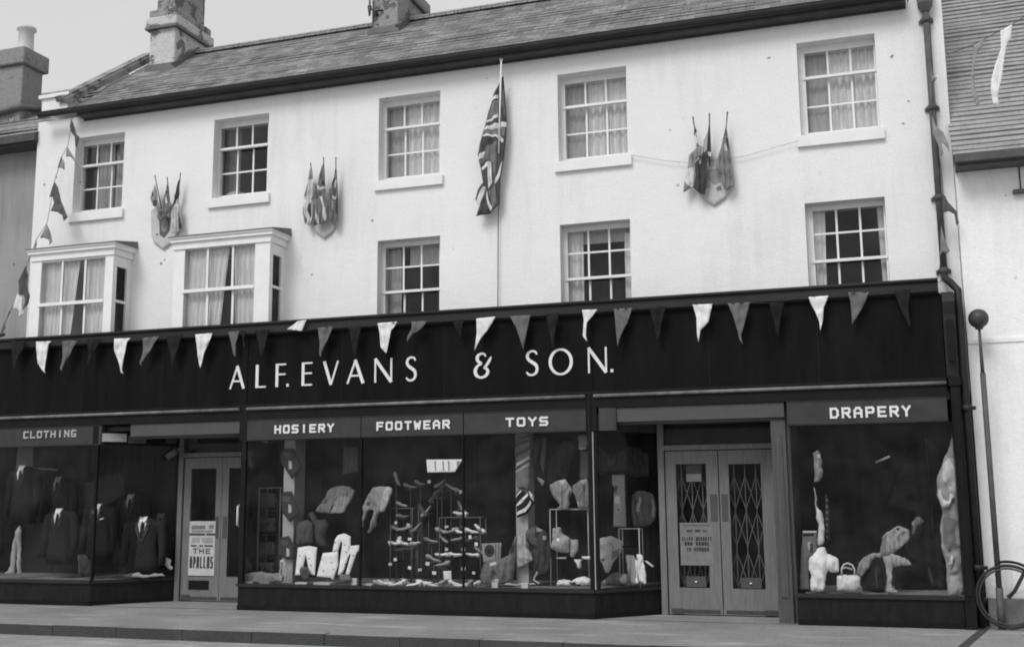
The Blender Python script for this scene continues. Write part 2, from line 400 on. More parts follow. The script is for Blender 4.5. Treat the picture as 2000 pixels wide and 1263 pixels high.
def spline(pts, n=8):
    out = []
    for i in range(len(pts) - 1):
        p0, p1, p2, p3 = pts[max(i - 1, 0)], pts[i], pts[i + 1], pts[min(i + 2, len(pts) - 1)]
        for j in range(n):
            t = j / n
            out.append(tuple(.5 * (2 * p1[k] + (p2[k] - p0[k]) * t + (2 * p0[k] - 5 * p1[k] + 4 * p2[k] - p3[k]) * t * t + (3 * p1[k] - p0[k] - 3 * p2[k] + p3[k]) * t ** 3) for k in range(len(p1))))
    out.append(tuple(pts[-1])); return out
CURVES = {
 'S': spline([(.47, .84, .06), (.40, .95, .08), (.26, .98, .08), (.12, .92, .10), (.06, .78, .12), (.12, .64, .12), (.26, .54, .13), (.41, .43, .13), (.47, .27, .12), (.41, .10, .10), (.27, .03, .08), (.12, .05, .08), (.02, .15, .06)]),
 'O': [(.49 + .44 * math.cos(a), .5 + .49 * math.sin(a), .075 + .05 * abs(math.cos(a))) for a in [2 * math.pi * i / 40 for i in range(41)]],
 '&': spline([(.46, .86, .05), (.40, .96, .08), (.27, .98, .09), (.13, .88, .12), (.14, .70, .12), (.27, .58, .09), (.14, .50, .09), (.04, .32, .13), (.08, .12, .12), (.25, .02, .09), (.44, .07, .11), (.54, .22, .12), (.50, .36, .10), (.40, .40, .07), (.50, .52, .10), (.60, .68, .11), (.68, .84, .04)])}
def ribbon(mb, pts, y0, depth, sx, sz, ox, oz, square=False):
    """pts (x,z,w) in cap heights -> extruded stroke"""
    n = len(pts); L = []; Rr = []
    for i, (x, z, w) in enumerate(pts):
        a, b = pts[max(i - 1, 0)], pts[min(i + 1, n - 1)]
        dx, dz = b[0] - a[0], b[1] - a[1]; l = math.hypot(dx, dz) or 1; nx, nz = -dz / l * w / 2, dx / l * w / 2
        L.append((ox + (x + nx) * sx, oz + (z + nz) * sz)); Rr.append((ox + (x - nx) * sx, oz + (z - nz) * sz))
    b = len(mb.v)
    for p in L: mb.v.append(Vector((p[0], y0 - depth, p[1])))
    for p in Rr: mb.v.append(Vector((p[0], y0 - depth, p[1])))
    for p in L: mb.v.append(Vector((p[0], y0, p[1])))
    for p in Rr: mb.v.append(Vector((p[0], y0, p[1])))
    for i in range(n - 1):
        for q in ([i, n + i, n + i + 1, i + 1], [i, i + 1, 2 * n + i + 1, 2 * n + i], [n + i + 1, n + i, 3 * n + i, 3 * n + i + 1]):
            mb.f.append([b + k for k in q]); mb.m.append(0); mb.sm.append(False)
    for i in (0, n - 1): mb.f.append([b + i, b + 2 * n + i, b + 3 * n + i, b + n + i]); mb.m.append(0); mb.sm.append(False)
BLOCK = {'A': [[(0, 0), (0, .7), (.3, 1), (.7, 1), (1, .7), (1, 0)], [(0, .4), (1, .4)]], 'B': [[(0, 0), (0, 1), (.8, 1), (1, .85), (1, .65), (.8, .5), (0, .5)], [(.8, .5), (1, .35), (1, .15), (.8, 0), (0, 0)]],
 'C': [[(1, 1), (.14, 1), (0, .86), (0, .14), (.14, 0), (1, 0)]], 'D': [[(0, 0), (0, 1), (.75, 1), (1, .75), (1, .25), (.75, 0), (0, 0)]], 'E': [[(1, 1), (0, 1), (0, 0), (1, 0)], [(0, .5), (.85, .5)]],
 'F': [[(1, 1), (0, 1), (0, 0)], [(0, .5), (.85, .5)]], 'G': [[(1, 1), (.14, 1), (0, .86), (0, .14), (.14, 0), (1, 0), (1, .42), (.6, .42)]], 'H': [[(0, 0), (0, 1)], [(1, 0), (1, 1)], [(0, .5), (1, .5)]],
 'I': [[(.5, 0), (.5, 1)]], 'L': [[(0, 1), (0, 0), (1, 0)]], 'N': [[(0, 0), (0, 1), (1, 0), (1, 1)]], 'O': [[(.14, 0), (0, .14), (0, .86), (.14, 1), (.86, 1), (1, .86), (1, .14), (.86, 0), (.14, 0)]], 'P': [[(0, 0), (0, 1), (.85, 1), (1, .86), (1, .58), (.85, .45), (0, .45)]],
 'R': [[(0, 0), (0, 1), (.85, 1), (1, .87), (1, .62), (.85, .48), (0, .48)], [(.45, .48), (1, 0)]], 'S': [[(1, 1), (.14, 1), (0, .87), (0, .63), (.14, .5), (.86, .5), (1, .37), (1, .13), (.86, 0), (0, 0)]], 'T': [[(0, 1), (1, 1)], [(.5, 1), (.5, 0)]],
 'W': [[(0, 1), (.2, 0), (.5, .7), (.8, 0), (1, 1)]], 'Y': [[(0, 1), (.5, .5), (1, 1)], [(.5, .5), (.5, 0)]], 'X': [[(0, 0), (1, 1)], [(0, 1), (1, 0)]], 'M': [[(0, 0), (0, 1), (.5, .4), (1, 1), (1, 0)]], 'U': [[(0, 1), (0, 0), (1, 0), (1, 1)]], 'K': [[(0, 0), (0, 1)], [(1, 1), (0, .45), (1, 0)]], '&': [[(1, 0), (.2, .8), (.5, 1), (.75, .8), (0, .3), (.3, 0), (1, .4)]]}
def block_letter(mb, ch, x0, x1, z0, z1, y, w, depth):
    k = 0
    for line in BLOCK.get(ch, []):
        for (a, c), (b, d) in zip(line, line[1:]):
            ax, az = x0 + w / 2 + a * (x1 - x0 - w), z0 + w / 2 + c * (z1 - z0 - w); bx, bz = x0 + w / 2 + b * (x1 - x0 - w), z0 + w / 2 + d * (z1 - z0 - w)
            dx, dz = bx - ax, bz - az; l = math.hypot(dx, dz) or 1; ex, ez = dx / l * w * .48, dz / l * w * .48
            pts = [(ax - ex, az - ez, w), (bx + ex, bz + ez, w)]
            ribbon(mb, pts, y, depth + k * .0005, 1, 1, 0, 0); k += 1
def word(text, x0, x1, z0, z1, y, w, parent, m, depth=.012, gap=.32, single=None):
    n = len(text); unit = (x1 - x0) / (n + (n - 1) * gap); x = x0; allmb = MB()
    for ch in text:
        cw = unit
        if ch != ' ':
            mb = allmb if single else MB()
            block_letter(mb, ch, x, x + cw, z0, z1, y, w, depth)
            if not single: mb.build('letter', m, parent, fix=False)
        x += unit * (1 + gap)
    if single: allmb.build(single, m, parent, fix=False)
#@@SPLIT
# ------------------------------------------------------------------ ground
def struct(name, mb, m): return tag(mb.build(name, m), kind='structure')
def grid_sheet(x0, x1, y0, y1, z, nx, ny, amp=0.):
    mb = MB(); vs_ = []
    for j in range(ny + 1):
        for i in range(nx + 1):
            x, y = x0 + (x1 - x0) * i / nx, y0 + (y1 - y0) * j / ny
            vs_.append((x, y, z + amp * noise.noise(Vector((x * .6, y * .6, 3)))))
    return mb.add(vs_, [(j * (nx + 1) + i, j * (nx + 1) + i + 1, (j + 1) * (nx + 1) + i + 1, (j + 1) * (nx + 1) + i) for j in range(ny) for i in range(nx)], 0, True)
KY = -2.66
struct('road', grid_sheet(-400, 400, -400, 400, -.125, 2, 2), MROAD)
pv = MB(); pv.box(-40, 40, KY + .155, 3.0, -.3, -.003); struct('pavement', pv, MPAVE)
kb = MB(); x = -40
while x < 40:
    kb.box(x, x + .912, KY + random.uniform(0, .006), KY + .15, -.3, -.004 + random.uniform(0, .008)); kb.m[-1] = 1; x += .92
struct('kerb', kb, [MKERB, MPAVE])  # kerb faces darker than the tops: their shade is put into the colour
lb = MB(); lb.add([(-10.86, -.47, .002), (-8.46, -.47, .002), (-8.5, .6, .002), (-10.0, .6, .002)], [(0, 1, 2, 3)]); lb.add([(-3.38, -.47, .002), (-1.0, -.47, .002), (-1.0, .45, .002), (-2.66, .45, .002)], [(0, 1, 2, 3)])
struct('lobby_pavement', lb, MLOB)
# ------------------------------------------------------------------ main building
BX0, BX1 = -12.72, 1.08
B = empty('shop_building', (-5.8, 0, 0), 'white rendered three storey building above the long dark shopfront', 'building')
UP = [(-11.96, -11.02), (-9.386, -8.43), (-6.611, -5.649), (-3.906, -2.939), (-.692, .267)]
UZ = (6.005, 7.247); LZ = (3.45, 5.116)
holes = [(a, b, *UZ) for a, b in UP] + [(a, b, *LZ) for a, b in UP[2:]] + [(-12.45, -11.05, 3.5, 5.1), (-9.75, -8.35, 3.5, 5.1)]
def wall_holes(mb, x0, x1, z0, z1, y0, y1, holes):
    xs = sorted({x0, x1} | {h for q in holes for h in q[:2]}); zs = sorted({z0, z1} | {h for q in holes for h in q[2:]})
    def solid(i, j):
        if i < 0 or j < 0 or i >= len(xs) - 1 or j >= len(zs) - 1: return False
        cx, cz = (xs[i] + xs[i + 1]) / 2, (zs[j] + zs[j + 1]) / 2
        return not any(a < cx < b and c < cz < d for a, b, c, d in holes)
    for i in range(len(xs) - 1):
        for j in range(len(zs) - 1):
            if not solid(i, j): continue
            a, b, c, d = xs[i], xs[i + 1], zs[j], zs[j + 1]
            mb.add([(a, y0, c), (b, y0, c), (b, y0, d), (a, y0, d)], [(0, 1, 2, 3)]); mb.add([(a, y1, c), (b, y1, c), (b, y1, d), (a, y1, d)], [(3, 2, 1, 0)])
            if not solid(i - 1, j): mb.add([(a, y0, c), (a, y0, d), (a, y1, d), (a, y1, c)], [(0, 1, 2, 3)])
            if not solid(i + 1, j): mb.add([(b, y0, c), (b, y0, d), (b, y1, d), (b, y1, c)], [(3, 2, 1, 0)])
            if not solid(i, j - 1): mb.add([(a, y0, c), (b, y0, c), (b, y1, c), (a, y1, c)], [(3, 2, 1, 0)])
            if not solid(i, j + 1): mb.add([(a, y0, d), (b, y0, d), (b, y1, d), (a, y1, d)], [(0, 1, 2, 3)])
w = MB(); wall_holes(w, BX0, BX1, 2.66, 7.60, 0, .28, holes)
w.box(BX0, BX0 + .25, .281, 4.4, 2.66, 7.6); w.box(BX1 - .25, BX1, .281, 4.4, 2.66, 7.6); w.box(BX0, BX1, 4.401, 4.6, 0, 7.6)
w.add([(BX0 + .1, .28, 7.6), (BX0 + .1, 4.3, 7.6), (BX0 + .1, 2.0, 9.25)], [(0, 1, 2)]); w.box(.70, BX1, .003, .45, 7.601, 9.0)
W_ = w.build('wall', MW, B, fix=False)
# dim rooms behind the windows
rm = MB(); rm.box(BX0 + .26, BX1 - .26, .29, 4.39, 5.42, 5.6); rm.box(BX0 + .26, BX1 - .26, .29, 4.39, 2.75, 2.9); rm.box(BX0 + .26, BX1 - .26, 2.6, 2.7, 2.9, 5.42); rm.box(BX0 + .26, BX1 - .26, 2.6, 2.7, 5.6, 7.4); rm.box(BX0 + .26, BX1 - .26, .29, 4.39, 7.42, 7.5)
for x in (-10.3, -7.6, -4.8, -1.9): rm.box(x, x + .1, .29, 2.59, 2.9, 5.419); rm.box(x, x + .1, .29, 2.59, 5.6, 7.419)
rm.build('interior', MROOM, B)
# roof: courses of slate that overlap, ridge, verge
def tiled(mb, x0, x1, ya, za, yb, zb, rows, lift, sag=.0, x0b=None):
    x0b = x0 if x0b is None else x0b; nx = 40
    d = Vector((0, yb - ya, zb - za)).normalized(); n = Vector((0, -d.z, d.y))
    for r in range(rows):
        t0, t1 = r / rows, min(1, (r + 1.12) / rows); xa = x0 + (x0b - x0) * t0
        vs_ = []
        for i in range(nx + 1):
            x = xa + (x1 - xa) * i / nx; wob = sag * noise.noise(Vector((x * .5, r * .37, 1))) + .004 * noise.noise(Vector((x * 5, r * 7.1, 1)))
            p0 = Vector((x, ya + (yb - ya) * t0, za + (zb - za) * t0)) + n * (lift + wob); p1 = Vector((x, ya + (yb - ya) * t1, za + (zb - za) * t1)) + n * wob * .5
            vs_ += [p0 - n * lift * .95, p0, p1]
        mb.add(vs_, [(3 * i + 1, 3 * i + 4, 3 * i + 5, 3 * i + 2) for i in range(nx)] + [(3 * i, 3 * i + 3, 3 * i + 4, 3 * i + 1) for i in range(nx)])
rf = MB(); tiled(rf, -11.98, .66, -.235, 7.625, 2.0, 9.36, 19, .0035, .02)
rf.add([(-12.0, 2.0, 9.36), (.70, 2.0, 9.36), (.70, 4.6, 7.5), (-12.0, 4.6, 7.5)], [(0, 1, 2, 3)])
roof = rf.build('roof', MSL, B, fix=False)
rg = MB()
x = -11.1
while x < .7:
    a = [(1.86 + .14 * (1 - math.cos(math.pi * k / 6)), 9.30 + .11 * math.sin(math.pi * k / 6)) for k in range(7)]
    rg.extrude_x(a, x, min(x + .44, .7)); x += .45
rg.build('ridge_tile', MSLL, roof)
cp = MB(); p0, p1 = Vector((-12.12, -.2, 7.86)), Vector((-12.12, 1.95, 9.44))
cp.bar(p0, p1, .22, .09); cp.bar(p0 + Vector((.12, 0, -.05)), p1 + Vector((.12, 0, -.05)), .05, .10); cp.build('verge_coping', MCHR2, roof)
kn = MB(); a, b = at(82, 205, y=-.12), at(133, 190, y=-.12)
kn.box(a.x, b.x, -.12, .30, 7.70, 7.93); kn.box(a.x - .04, b.x + .04, -.16, .34, 7.931, 7.99); kn.add([(a.x - .03, -.15, 7.991), (b.x + .03, -.15, 7.991), (b.x + .03, .33, 7.991), (a.x - .03, .33, 7.991), ((a.x + b.x) / 2, .09, 8.10)], [(0, 1, 4), (1, 2, 4), (2, 3, 4), (3, 0, 4)])
kn.build('kneeler', MW, B)
# eaves: boxed soffit, fascia and half round gutter
sf = MB(); sf.box(-11.80, .66, -.17, -.002, 7.535, 7.565); sf.box(-11.80, .66, -.19, -.1705, 7.525, 7.625); sf.box(-11.80, .66, -.035, -.003, 7.51, 7.5345); sf.build('soffit', MSOF, B)
gu = MB(); prof = [(-.195 - .105 * (1 - math.cos(math.pi * k / 8)) / 2 * 1., 7.638 - .072 * math.sin(math.pi * k / 8)) for k in range(9)]
prof += [(y + (.006 if k == 0 else -.006 if k == 8 else 0), z + .012) for k, (y, z) in reversed(list(enumerate(prof)))]
gu.extrude_x(prof, -12.50, .655); gu.build('gutter', MGUT, B)
# chimneys
def chimney(x0, x1, y0, y1, zb, levels, mats, name='chimney', parent=None):
    """levels: list of (grow, z0, z1, material index)"""
    mb = MB()
    for g, a, b, mi in levels: mb.box(x0 - g, x1 + g, y0 - g, y1 + g, a, b, mi)
    o = mb.build(name, mats, parent)
    bv = o.modifiers.new('bevel', 'BEVEL'); bv.width = .025; bv.segments = 2
    return o
zc = lambda u, v, y: at(u, v, y=y).z
y1 = 1.35
c = chimney(-11.66, -11.14, y1, 2.38, 0, [(0, 8.7, zc(292, 57, y1), 0), (.06, zc(292, 57, y1) + .001, zc(292, 38, y1), 0), (.02, zc(292, 38, y1) + .001, zc(292, 22, y1), 1), (-.07, zc(292, 22, y1) + .001, 10.8, 1), (-.02, 10.801, 10.95, 1)], [MCHR, MCHR2], parent=roof)
cl = MB(); cl.box(-11.72, -11.08, 1.28, 2.44, zc(292, 60, y1) - .012, zc(292, 57, y1) - .001); cl.build('string_course', MLEAD, c)
fl = MB(); fl.bar((-11.12, 1.30, 8.86), (-11.12, 2.05, 9.44), .05, .10); fl.box(-11.70, -11.1, 1.30, 1.349, 8.80, 8.93); fl.build('flashing', MLEAD, roof)
y2 = 1.5
c2 = chimney(-7.47, -7.0, y2, 2.7, 0, [(0, 8.8, zc(728, -22, y2), 0), (.06, zc(728, -22, y2) + .001, zc(728, -42, y2), 0), (-.03, zc(728, -42, y2) + .001, 10.7, 0)], [MCHR2], parent=roof)
fl = MB(); fl.bar((-6.98, y2 - .05, 9.0), (-6.98, 2.05, 9.44), .06, .11); fl.box(-7.52, -6.96, y2 - .05, y2 - .001, 8.95, 9.06); fl.build('flashing', MLEAD, roof)
cs = MB(); cs.box(-7.53, -6.94, y2 - .07, 2.76, zc(728, -22, y2) - .05, zc(728, -22, y2) - .001); cs.build('string_course', MLEAD, c2)
ar = empty('aerial_bracket', at(735, 22, y=y2 - .02), 'dark iron aerial bracket and pole fixed to the middle chimney', 'aerial')
m_ = MB(); a = at(722, 16, y=1.42); m_.tube([at(748, 20, y=1.48), at(733, 22, y=1.43), a], .018, 6); m_.tube([a + Vector((0, 0, .03)), a - Vector((0, 0, .14))], [.04, .015], 6); m_.tube([at(733, 24, y=1.45), at(737, 30, y=1.49)], .03, 6); m_.build('bracket', MIRON, ar)
m_ = MB(); m_.tube([a + Vector((0, 0, -.02)), a + Vector((.01, 0, 1.3))], .020, 8); m_.build('pole', MCHROME, ar)

# sash windows
def sash(x0, x1, z0, z1, gx0, gx1, rows, rail_i, name='window', sill=True):
    """rows: z of glass edges top to bottom; rail_i: index of the meeting rail"""
    f = MB(); D = .075; yf = .095 + D; kx = 1 + D / 14.12
    gx0 = max(gx0 * kx, x0 + .014); gx1 = min(gx1 * kx, x1 - .014); rows = [CP.z + (z - CP.z) * kx for z in rows]
    f.box(x0 + .001, gx0, yf, .275, z0, z1 - .001); f.box(gx1, x1 - .001, yf, .275, z0, z1 - .001); f.box(gx0 + .0005, gx1 - .0005, yf + .002, .275, rows[0], z1 - .002); f.box(gx0 + .0005, gx1 - .0005, yf + .002, .275, z0, rows[-1])
    zr = rows[rail_i]
    f.box(max(gx0 - .035, x0 + .002), min(gx1 + .03, x1 - .002), yf - .018, .135 + D, zr - .018, zr + .018)
    nb = 3
    for k in range(1, nb):
        xm = gx0 + (gx1 - gx0) * k / nb
        f.box(xm - .013, xm + .013, .112 + D, .130 + D, zr + .019, rows[0] - .0005); f.box(xm - .013, xm + .013, .152 + D, .170 + D, rows[-1] + .0005, zr - .019)
    for i, z in enumerate(rows[1:-1], 1):
        if i == rail_i: continue
        up = i < rail_i
        f.box(gx0 + .0005, gx1 - .0005, (.1135 if up else .1535) + D, (.1285 if up else .1685) + D, z - .012, z + .012)
    o = f.build(name, MWHITE, B)
    p = MB(); p.box(gx0, gx1, .119 + D, .122 + D, zr, rows[0]); p.box(gx0, gx1, .159 + D, .162 + D, rows[-1], zr); p.build('pane', MGLU, o)
    if sill:
        s = MB(); s.extrude_x([(-.048, z0 - .155), (-.048, z0 - .012), (.169, z0 + .01), (.169, z0 - .155)], x0 + .0005, x1 - .0005); s.box(x0 - .05, x0, -.048, -.001, z0 - .155, z0 - .013); s.box(x1, x1 + .05, -.048, -.001, z0 - .155, z0 - .013); s.build('sill', MWHITE, o)
    return o
def curtain(parent, x0, x1, z0, z1, y, m, folds=.018, wl=.085, x0b=None, x1b=None, name='curtain'):
    """x0b, x1b: edges at the bottom"""
    x0b = x0 if x0b is None else x0b; x1b = x1 if x1b is None else x1b
    mb = MB(); nx = max(6, int(abs(x1 - x0) / .012)); nz = 14; ph = random.uniform(0, 6); vs_ = []
    for j in range(nz + 1):
        t = j / nz
        for i in range(nx + 1):
            s = i / nx; xa = x0 + (x0b - x0) * t; xb = x1 + (x1b - x1) * t; xx = xa + (xb - xa) * s
            ref = x0 + (x1 - x0) * s
            yy = y + folds * (math.sin(2 * math.pi * ref / wl + ph + 1.4 * noise.noise(Vector((ref * 4, t * 1.2, ph)))) + .5 * noise.noise(Vector((ref * 11, t * 3, ph))))
            vs_.append((xx, yy, z1 + (z0 - z1) * t))
    mb.add(vs_, [(j * (nx + 1) + i, j * (nx + 1) + i + 1, (j + 1) * (nx + 1) + i + 1, (j + 1) * (nx + 1) + i) for j in range(nz) for i in range(nx)], 0, True)
    return mb.build(name, m, parent, fix=False)
gl = [(-11.90, -11.09), (-9.332, -8.50), (-6.53, -5.70), (-3.827, -2.965), (-.605, .245)]
UR = [7.13, 6.79, 6.42, 6.06]
wins = []
for (x0, x1), (g0, g1) in zip(UP, gl):
    wins.append(sash(x0, x1, UZ[0], UZ[1], g0, g1, UR, 1))
curtain(wins[0], -11.80, -11.52, 5.9, 7.2, .40, MNET2); curtain(wins[0], -11.45, -10.95, 5.9, 7.2, .38, MNET2)
curtain(wins[1], -9.5, -9.12, 5.9, 7.2, .36, MDRAPE)
for k, (g0, g1) in ((2, gl[2]), (3, gl[3]), (4, gl[4])):
    ww = g1 - g0
    curtain(wins[k], g0 - .05, g0 + ww * .34, 5.95, 7.22, .315, MNET2, .008); curtain(wins[k], g0 + ww * .33, g1 + .1, 5.95, 7.22, .290, MNET, .020, .10)
LR = [5.03, 4.73, 4.375, 4.02, 3.66]
lw = []
for (x0, x1), (g0, g1) in zip(UP[2:], gl[2:]):
    lw.append(sash(x0, x1, LZ[0], LZ[1], g0, g1, LR, 2))
curtain(lw[0], -6.60, -6.38, 3.5, 5.05, .345, MNET2, .012); curtain(lw[0], -6.25, -5.6, 4.80, 5.08, .335, MNET2, .006, name='upper_pane_net')
curtain(lw[1], -3.86, -3.66, 3.5, 5.08, .290, MNET, .016); curtain(lw[1], -3.08, -2.9, 3.5, 5.0, .290, MNET, .014); curtain(lw[1], -3.72, -3.02, 4.90, 5.08, .345, MNET2, .008, name='upper_pane_net')  # last strip across the top stands in for a pale reflection in the panes
curtain(lw[2], -.62, -.46, 3.5, 5.08, .290, MNET, .016, x1b=-.50); curtain(lw[2], .17, .345, 3.5, 5.08, .290, MNET, .012, x0b=.20)
cu = MB(); a = at(437, 372, y=.22); cu.lathe([(.12, -.06), (.19, -.03), (.17, .04), (.10, .075), (.02, .085)], (a.x + .12, .42, 6.10), 14); cu.v = [Vector((v.x, v.y, v.z + .03 * noise.noise(v * 9))) for v in cu.v]
tag(cu.build('cushion', cloth(.6)), 'pale cushion on the sill inside the second top floor window', 'cushion')

# two square bay windows
def bay(xl, xr, xg0, xg1, zt, zh, zrail, gap, d=.45):
    """xl, xr outer posts at the front, xg0, xg1 front glass"""
    y = -d; zb = 3.3; b_ = MB(); zm = (zrail)
    b_.box(xl, xg0, y, y + .09, zb, zh - .001); b_.box(xg1, xr, y, y + .09, zb, zh - .001)
    b_.box(xg0 + .0005, xg1 - .0005, y + .012, y + .085, 4.9 + .22, zh - .002)
    for xs in (xl, xr - .055):                                   # returns: back post, transom, sill
        b_.box(xs, xs + .055, -.12, -.001, zb, zh - .003); b_.box(xs + .004, xs + .051, y + .091, -.121, zm - .02, zm + .02); b_.box(xs + .004, xs + .051, y + .091, -.121, zh - .16, zh - .004)
    b_.box(xg0 - .03, xg1 + .0, y - .012, y + .05, zm - .028, zm + .022)
    for k in (1, 2):
        xm = xg0 + (xg1 - xg0) * (.32 if k == 1 else .68)
        b_.box(xm - .017, xm + .017, y + .02, y + .05, zm + .023, 4.9 + .219); b_.box(xm - .017, xm + .017, y + .045, y + .075, zb, zm - .029)
    # cornice: two steps
    b_.box(xl - .02, xr + .02, y - .02, -.002, zh, zh + .10); b_.box(xl - .045, xr + .06, y - .055, -.003, zh + .101, zh + .15); b_.box(xl - .06, xr + .075, y - .075, -.004, zh + .151, zh + .175)
    o = b_.build('bay_window', MWHITE, B)
    p = MB(); p.box(xg0, xg1, y + .034, y + .037, zm, 5.12); p.box(xg0, xg1, y + .058, y + .061, zb, zm); p.build('pane', MGLU, o)
    for xs in (xl, xr - .055):
        p = MB(); p.box(xs + .025, xs + .028, y + .092, -.122, zb, zh - .165); p.build('pane', MGLU, o)
    r = MB(); r.add([(xl - .07, y - .09, zh + .176), (xr + .09, y - .09, zh + .176), (xr + .09, -.001, zh + .176), (xl - .07, -.001, zh + .176), (xl - .05, -.001, zh + .29), (xr + .08, -.001, zh + .29), (xr + .085, y - .085, zh + .19), (xl - .065, y - .085, zh + .19)],
        [(0, 1, 6, 7), (7, 6, 5, 4), (1, 2, 5, 6), (3, 0, 7, 4), (0, 3, 2, 1), (2, 3, 4, 5)]); r.build('lead_roof', MLEAD, o)
    xm = xg0 + (xg1 - xg0) * gap
    curtain(o, xg0 - .02, xm - .03, 3.3, 5.2, y + .125, MNET, .014, .09, x1b=xm - .22); curtain(o, xm + .05, xg1 + .03, 3.3, 5.2, y + .125, MNET, .014, .09, x0b=xm + .12)
    return o
X = lambda u, v, y: at(u, v, y=y).x
bay(X(60, 560, -.45), -10.765, X(83, 540, -.42), X(207, 540, -.42), 5.3, 5.15, 4.46, .56)
bay(X(338, 560, -.45), X(526, 540, -.45), X(362, 540, -.42), X(499, 540, -.42), 5.3, 5.13, 4.50, .60)

# ------------------------------------------------------------------ left and right neighbours
L_ = empty('left_house', (-15, .3, 0), 'grey rendered house with old tiled roof at the far left edge', 'house')
m_ = MB(); m_.box(-22, BX0 - .004, .30, 6, 2.78, 7.35); m_.build('wall', MWL, L_)
m_ = MB(); tiled(m_, -22, BX0 + .02, -.02, 7.40, 3.2, 9.6, 16, .018, .05); m_.add([(-22, 3.2, 9.6), (BX0 + .02, 3.2, 9.6), (BX0 + .02, 6.2, 7.4), (-22, 6.2, 7.4)], [(0, 1, 2, 3)]); lr = m_.build('roof', MSLL, L_, fix=False)
m_ = MB(); m_.box(-22, BX0 + .01, -.02, .299, 7.25, 7.36); m_.box(-22, BX0 + .015, -.09, -.021, 7.28, 7.40); m_.build('eaves_gutter', MSOF, L_)
a = at(45, 135, y=1.2); b2 = at(88, 140, y=1.2)
yc = 1.0; xr_ = at(45, 130, y=yc).x; ztop = at(45, 93, y=yc).z; zl = at(45, 125, y=yc).z
lc = chimney(xr_ - 1.4, xr_, yc, yc + .5, 0, [(0, 7.8, zl - .001, 0), (.07, zl, ztop, 0)], [MCHL], parent=lr)
m_ = MB(); pc = at(50, 92, y=yc + .26); m_.lathe([(.16, 0), (.14, .1), (.13, .42), (.17, .45), (.17, .50), (.12, .50), (.12, .3)], (pc.x, yc + .26, ztop + .001), 16); m_.build('chimney_pot', MPOT, lc)
m_ = MB(); m_.tube([(xr_ - 1.2, yc - .05, 8.35), (xr_ - .5, yc - .07, 8.30), (xr_ + .02, yc - .04, 8.36), (xr_ + .05, yc + .5, 8.5)], .06, 6); m_.build('flashing', MLEAD, lr)

NX = BX1 + .006
Rr_ = empty('right_house', (4, -.15, 0), 'white house with low clay tiled roof at the far right edge', 'house')
m_ = MB(); m_.box(NX, 12, -.12, 6, .30, 5.40); m_.box(NX + .0, 12, -.135, -.121, 3.22, 3.27); rw = m_.build('wall', MWR, Rr_)
m_ = MB(); m_.box(NX + .001, 12, -.30, -.122, -.02, .31); m_.build('plinth', MPL, Rr_)
m_ = MB(); tiled(m_, NX - .03, 12, -.42, 5.42, 3.2, 9.9, 56, .022, .02); m_.add([(NX, 3.2, 9.9), (12, 3.2, 9.9), (12, 6.5, 5.4), (NX, 6.5, 5.4)], [(0, 1, 2, 3)]); m_.build('roof', MTILE, Rr_, fix=False)
m_ = MB(); m_.box(NX, 12, -.40, -.121, 5.30, 5.399); m_.box(NX - .02, 12, -.50, -.401, 5.33, 5.425); m_.build('eaves_gutter', MPIPE, Rr_)
m_ = MB(); a = at(1978, 376, y=-.14); m_.box(a.x, a.x + 1.3, -.20, -.1215, a.z - .02, a.z + .02); m_.box(at(1992, 350, y=-.13).x - .008, at(1992, 350, y=-.13).x + .008, -.13, -.1205, a.z + .021, at(1990, 325, y=-.13).z); m_.build('window_ledge', MPIPE, Rr_)

#@@SHOP
# ------------------------------------------------------------------ shopfront
Y0 = -.49                                     # plane of the risers, signs and glazing
SF = empty('shopfront', (-6, Y0, 0), 'long black painted timber shopfront with lettered fascia and two recessed entrances', 'shopfront')
XL, XR = -13.9, .80
ZS, ZB, ZT = .345, 2.295, 2.585               # sill, sign bottom, sign top
def P(name, mb, m, parent=SF): return mb.build(name, m, parent)
m_ = MB(); m_.box(XL, XR, -.475, -.36, 2.80, 3.79); P('fascia_board', m_, MFASC)
m_ = MB(); m_.extrude_x([(-.50, 3.775), (-.545, 3.80), (-.545, 3.90), (-.58, 3.925), (-.58, 3.95), (-.30, 3.99), (-.002, 4.03), (-.002, 3.775)], XL, XR - .02); P('cornice', m_, MCORN)
for x, ww in ((-8.43, .10), (-3.42, .09)):
    m_ = MB(); m_.box(x - ww / 2, x + ww / 2, -.486, -.4755, 2.80, 3.775); P('fascia_strip', m_, MFASC)
for x in (-11.2, -9.8, -6.9, -5.4, -1.9, -.6):
    m_ = MB(); m_.box(x - .006, x + .006, -.4775, -.4755, 2.802, 3.774); P('fascia_joint', m_, MDARKP)
m_ = MB(); m_.box(XL, XR, -.50, -.36, 2.765, 2.799); P('fascia_rail', m_, MDARKP)
for x0, x1 in ((XL, -8.48), (-8.36, -3.47), (-3.36, XR)):
    m_ = MB(); m_.tube([(x0, -.505, 2.738), (x1, -.505, 2.738)], .022, 10); P('bead_moulding', m_, MBEAD)
m_ = MB(); m_.box(XL, XR, -.485, -.30, ZT + .002, 2.764); P('lintel_board', m_, MDARKP)
m_ = MB(); m_.box(XL, XR + .1, -.35, 1.3, 2.70, 2.76); P('shop_ceiling', m_, MINT)
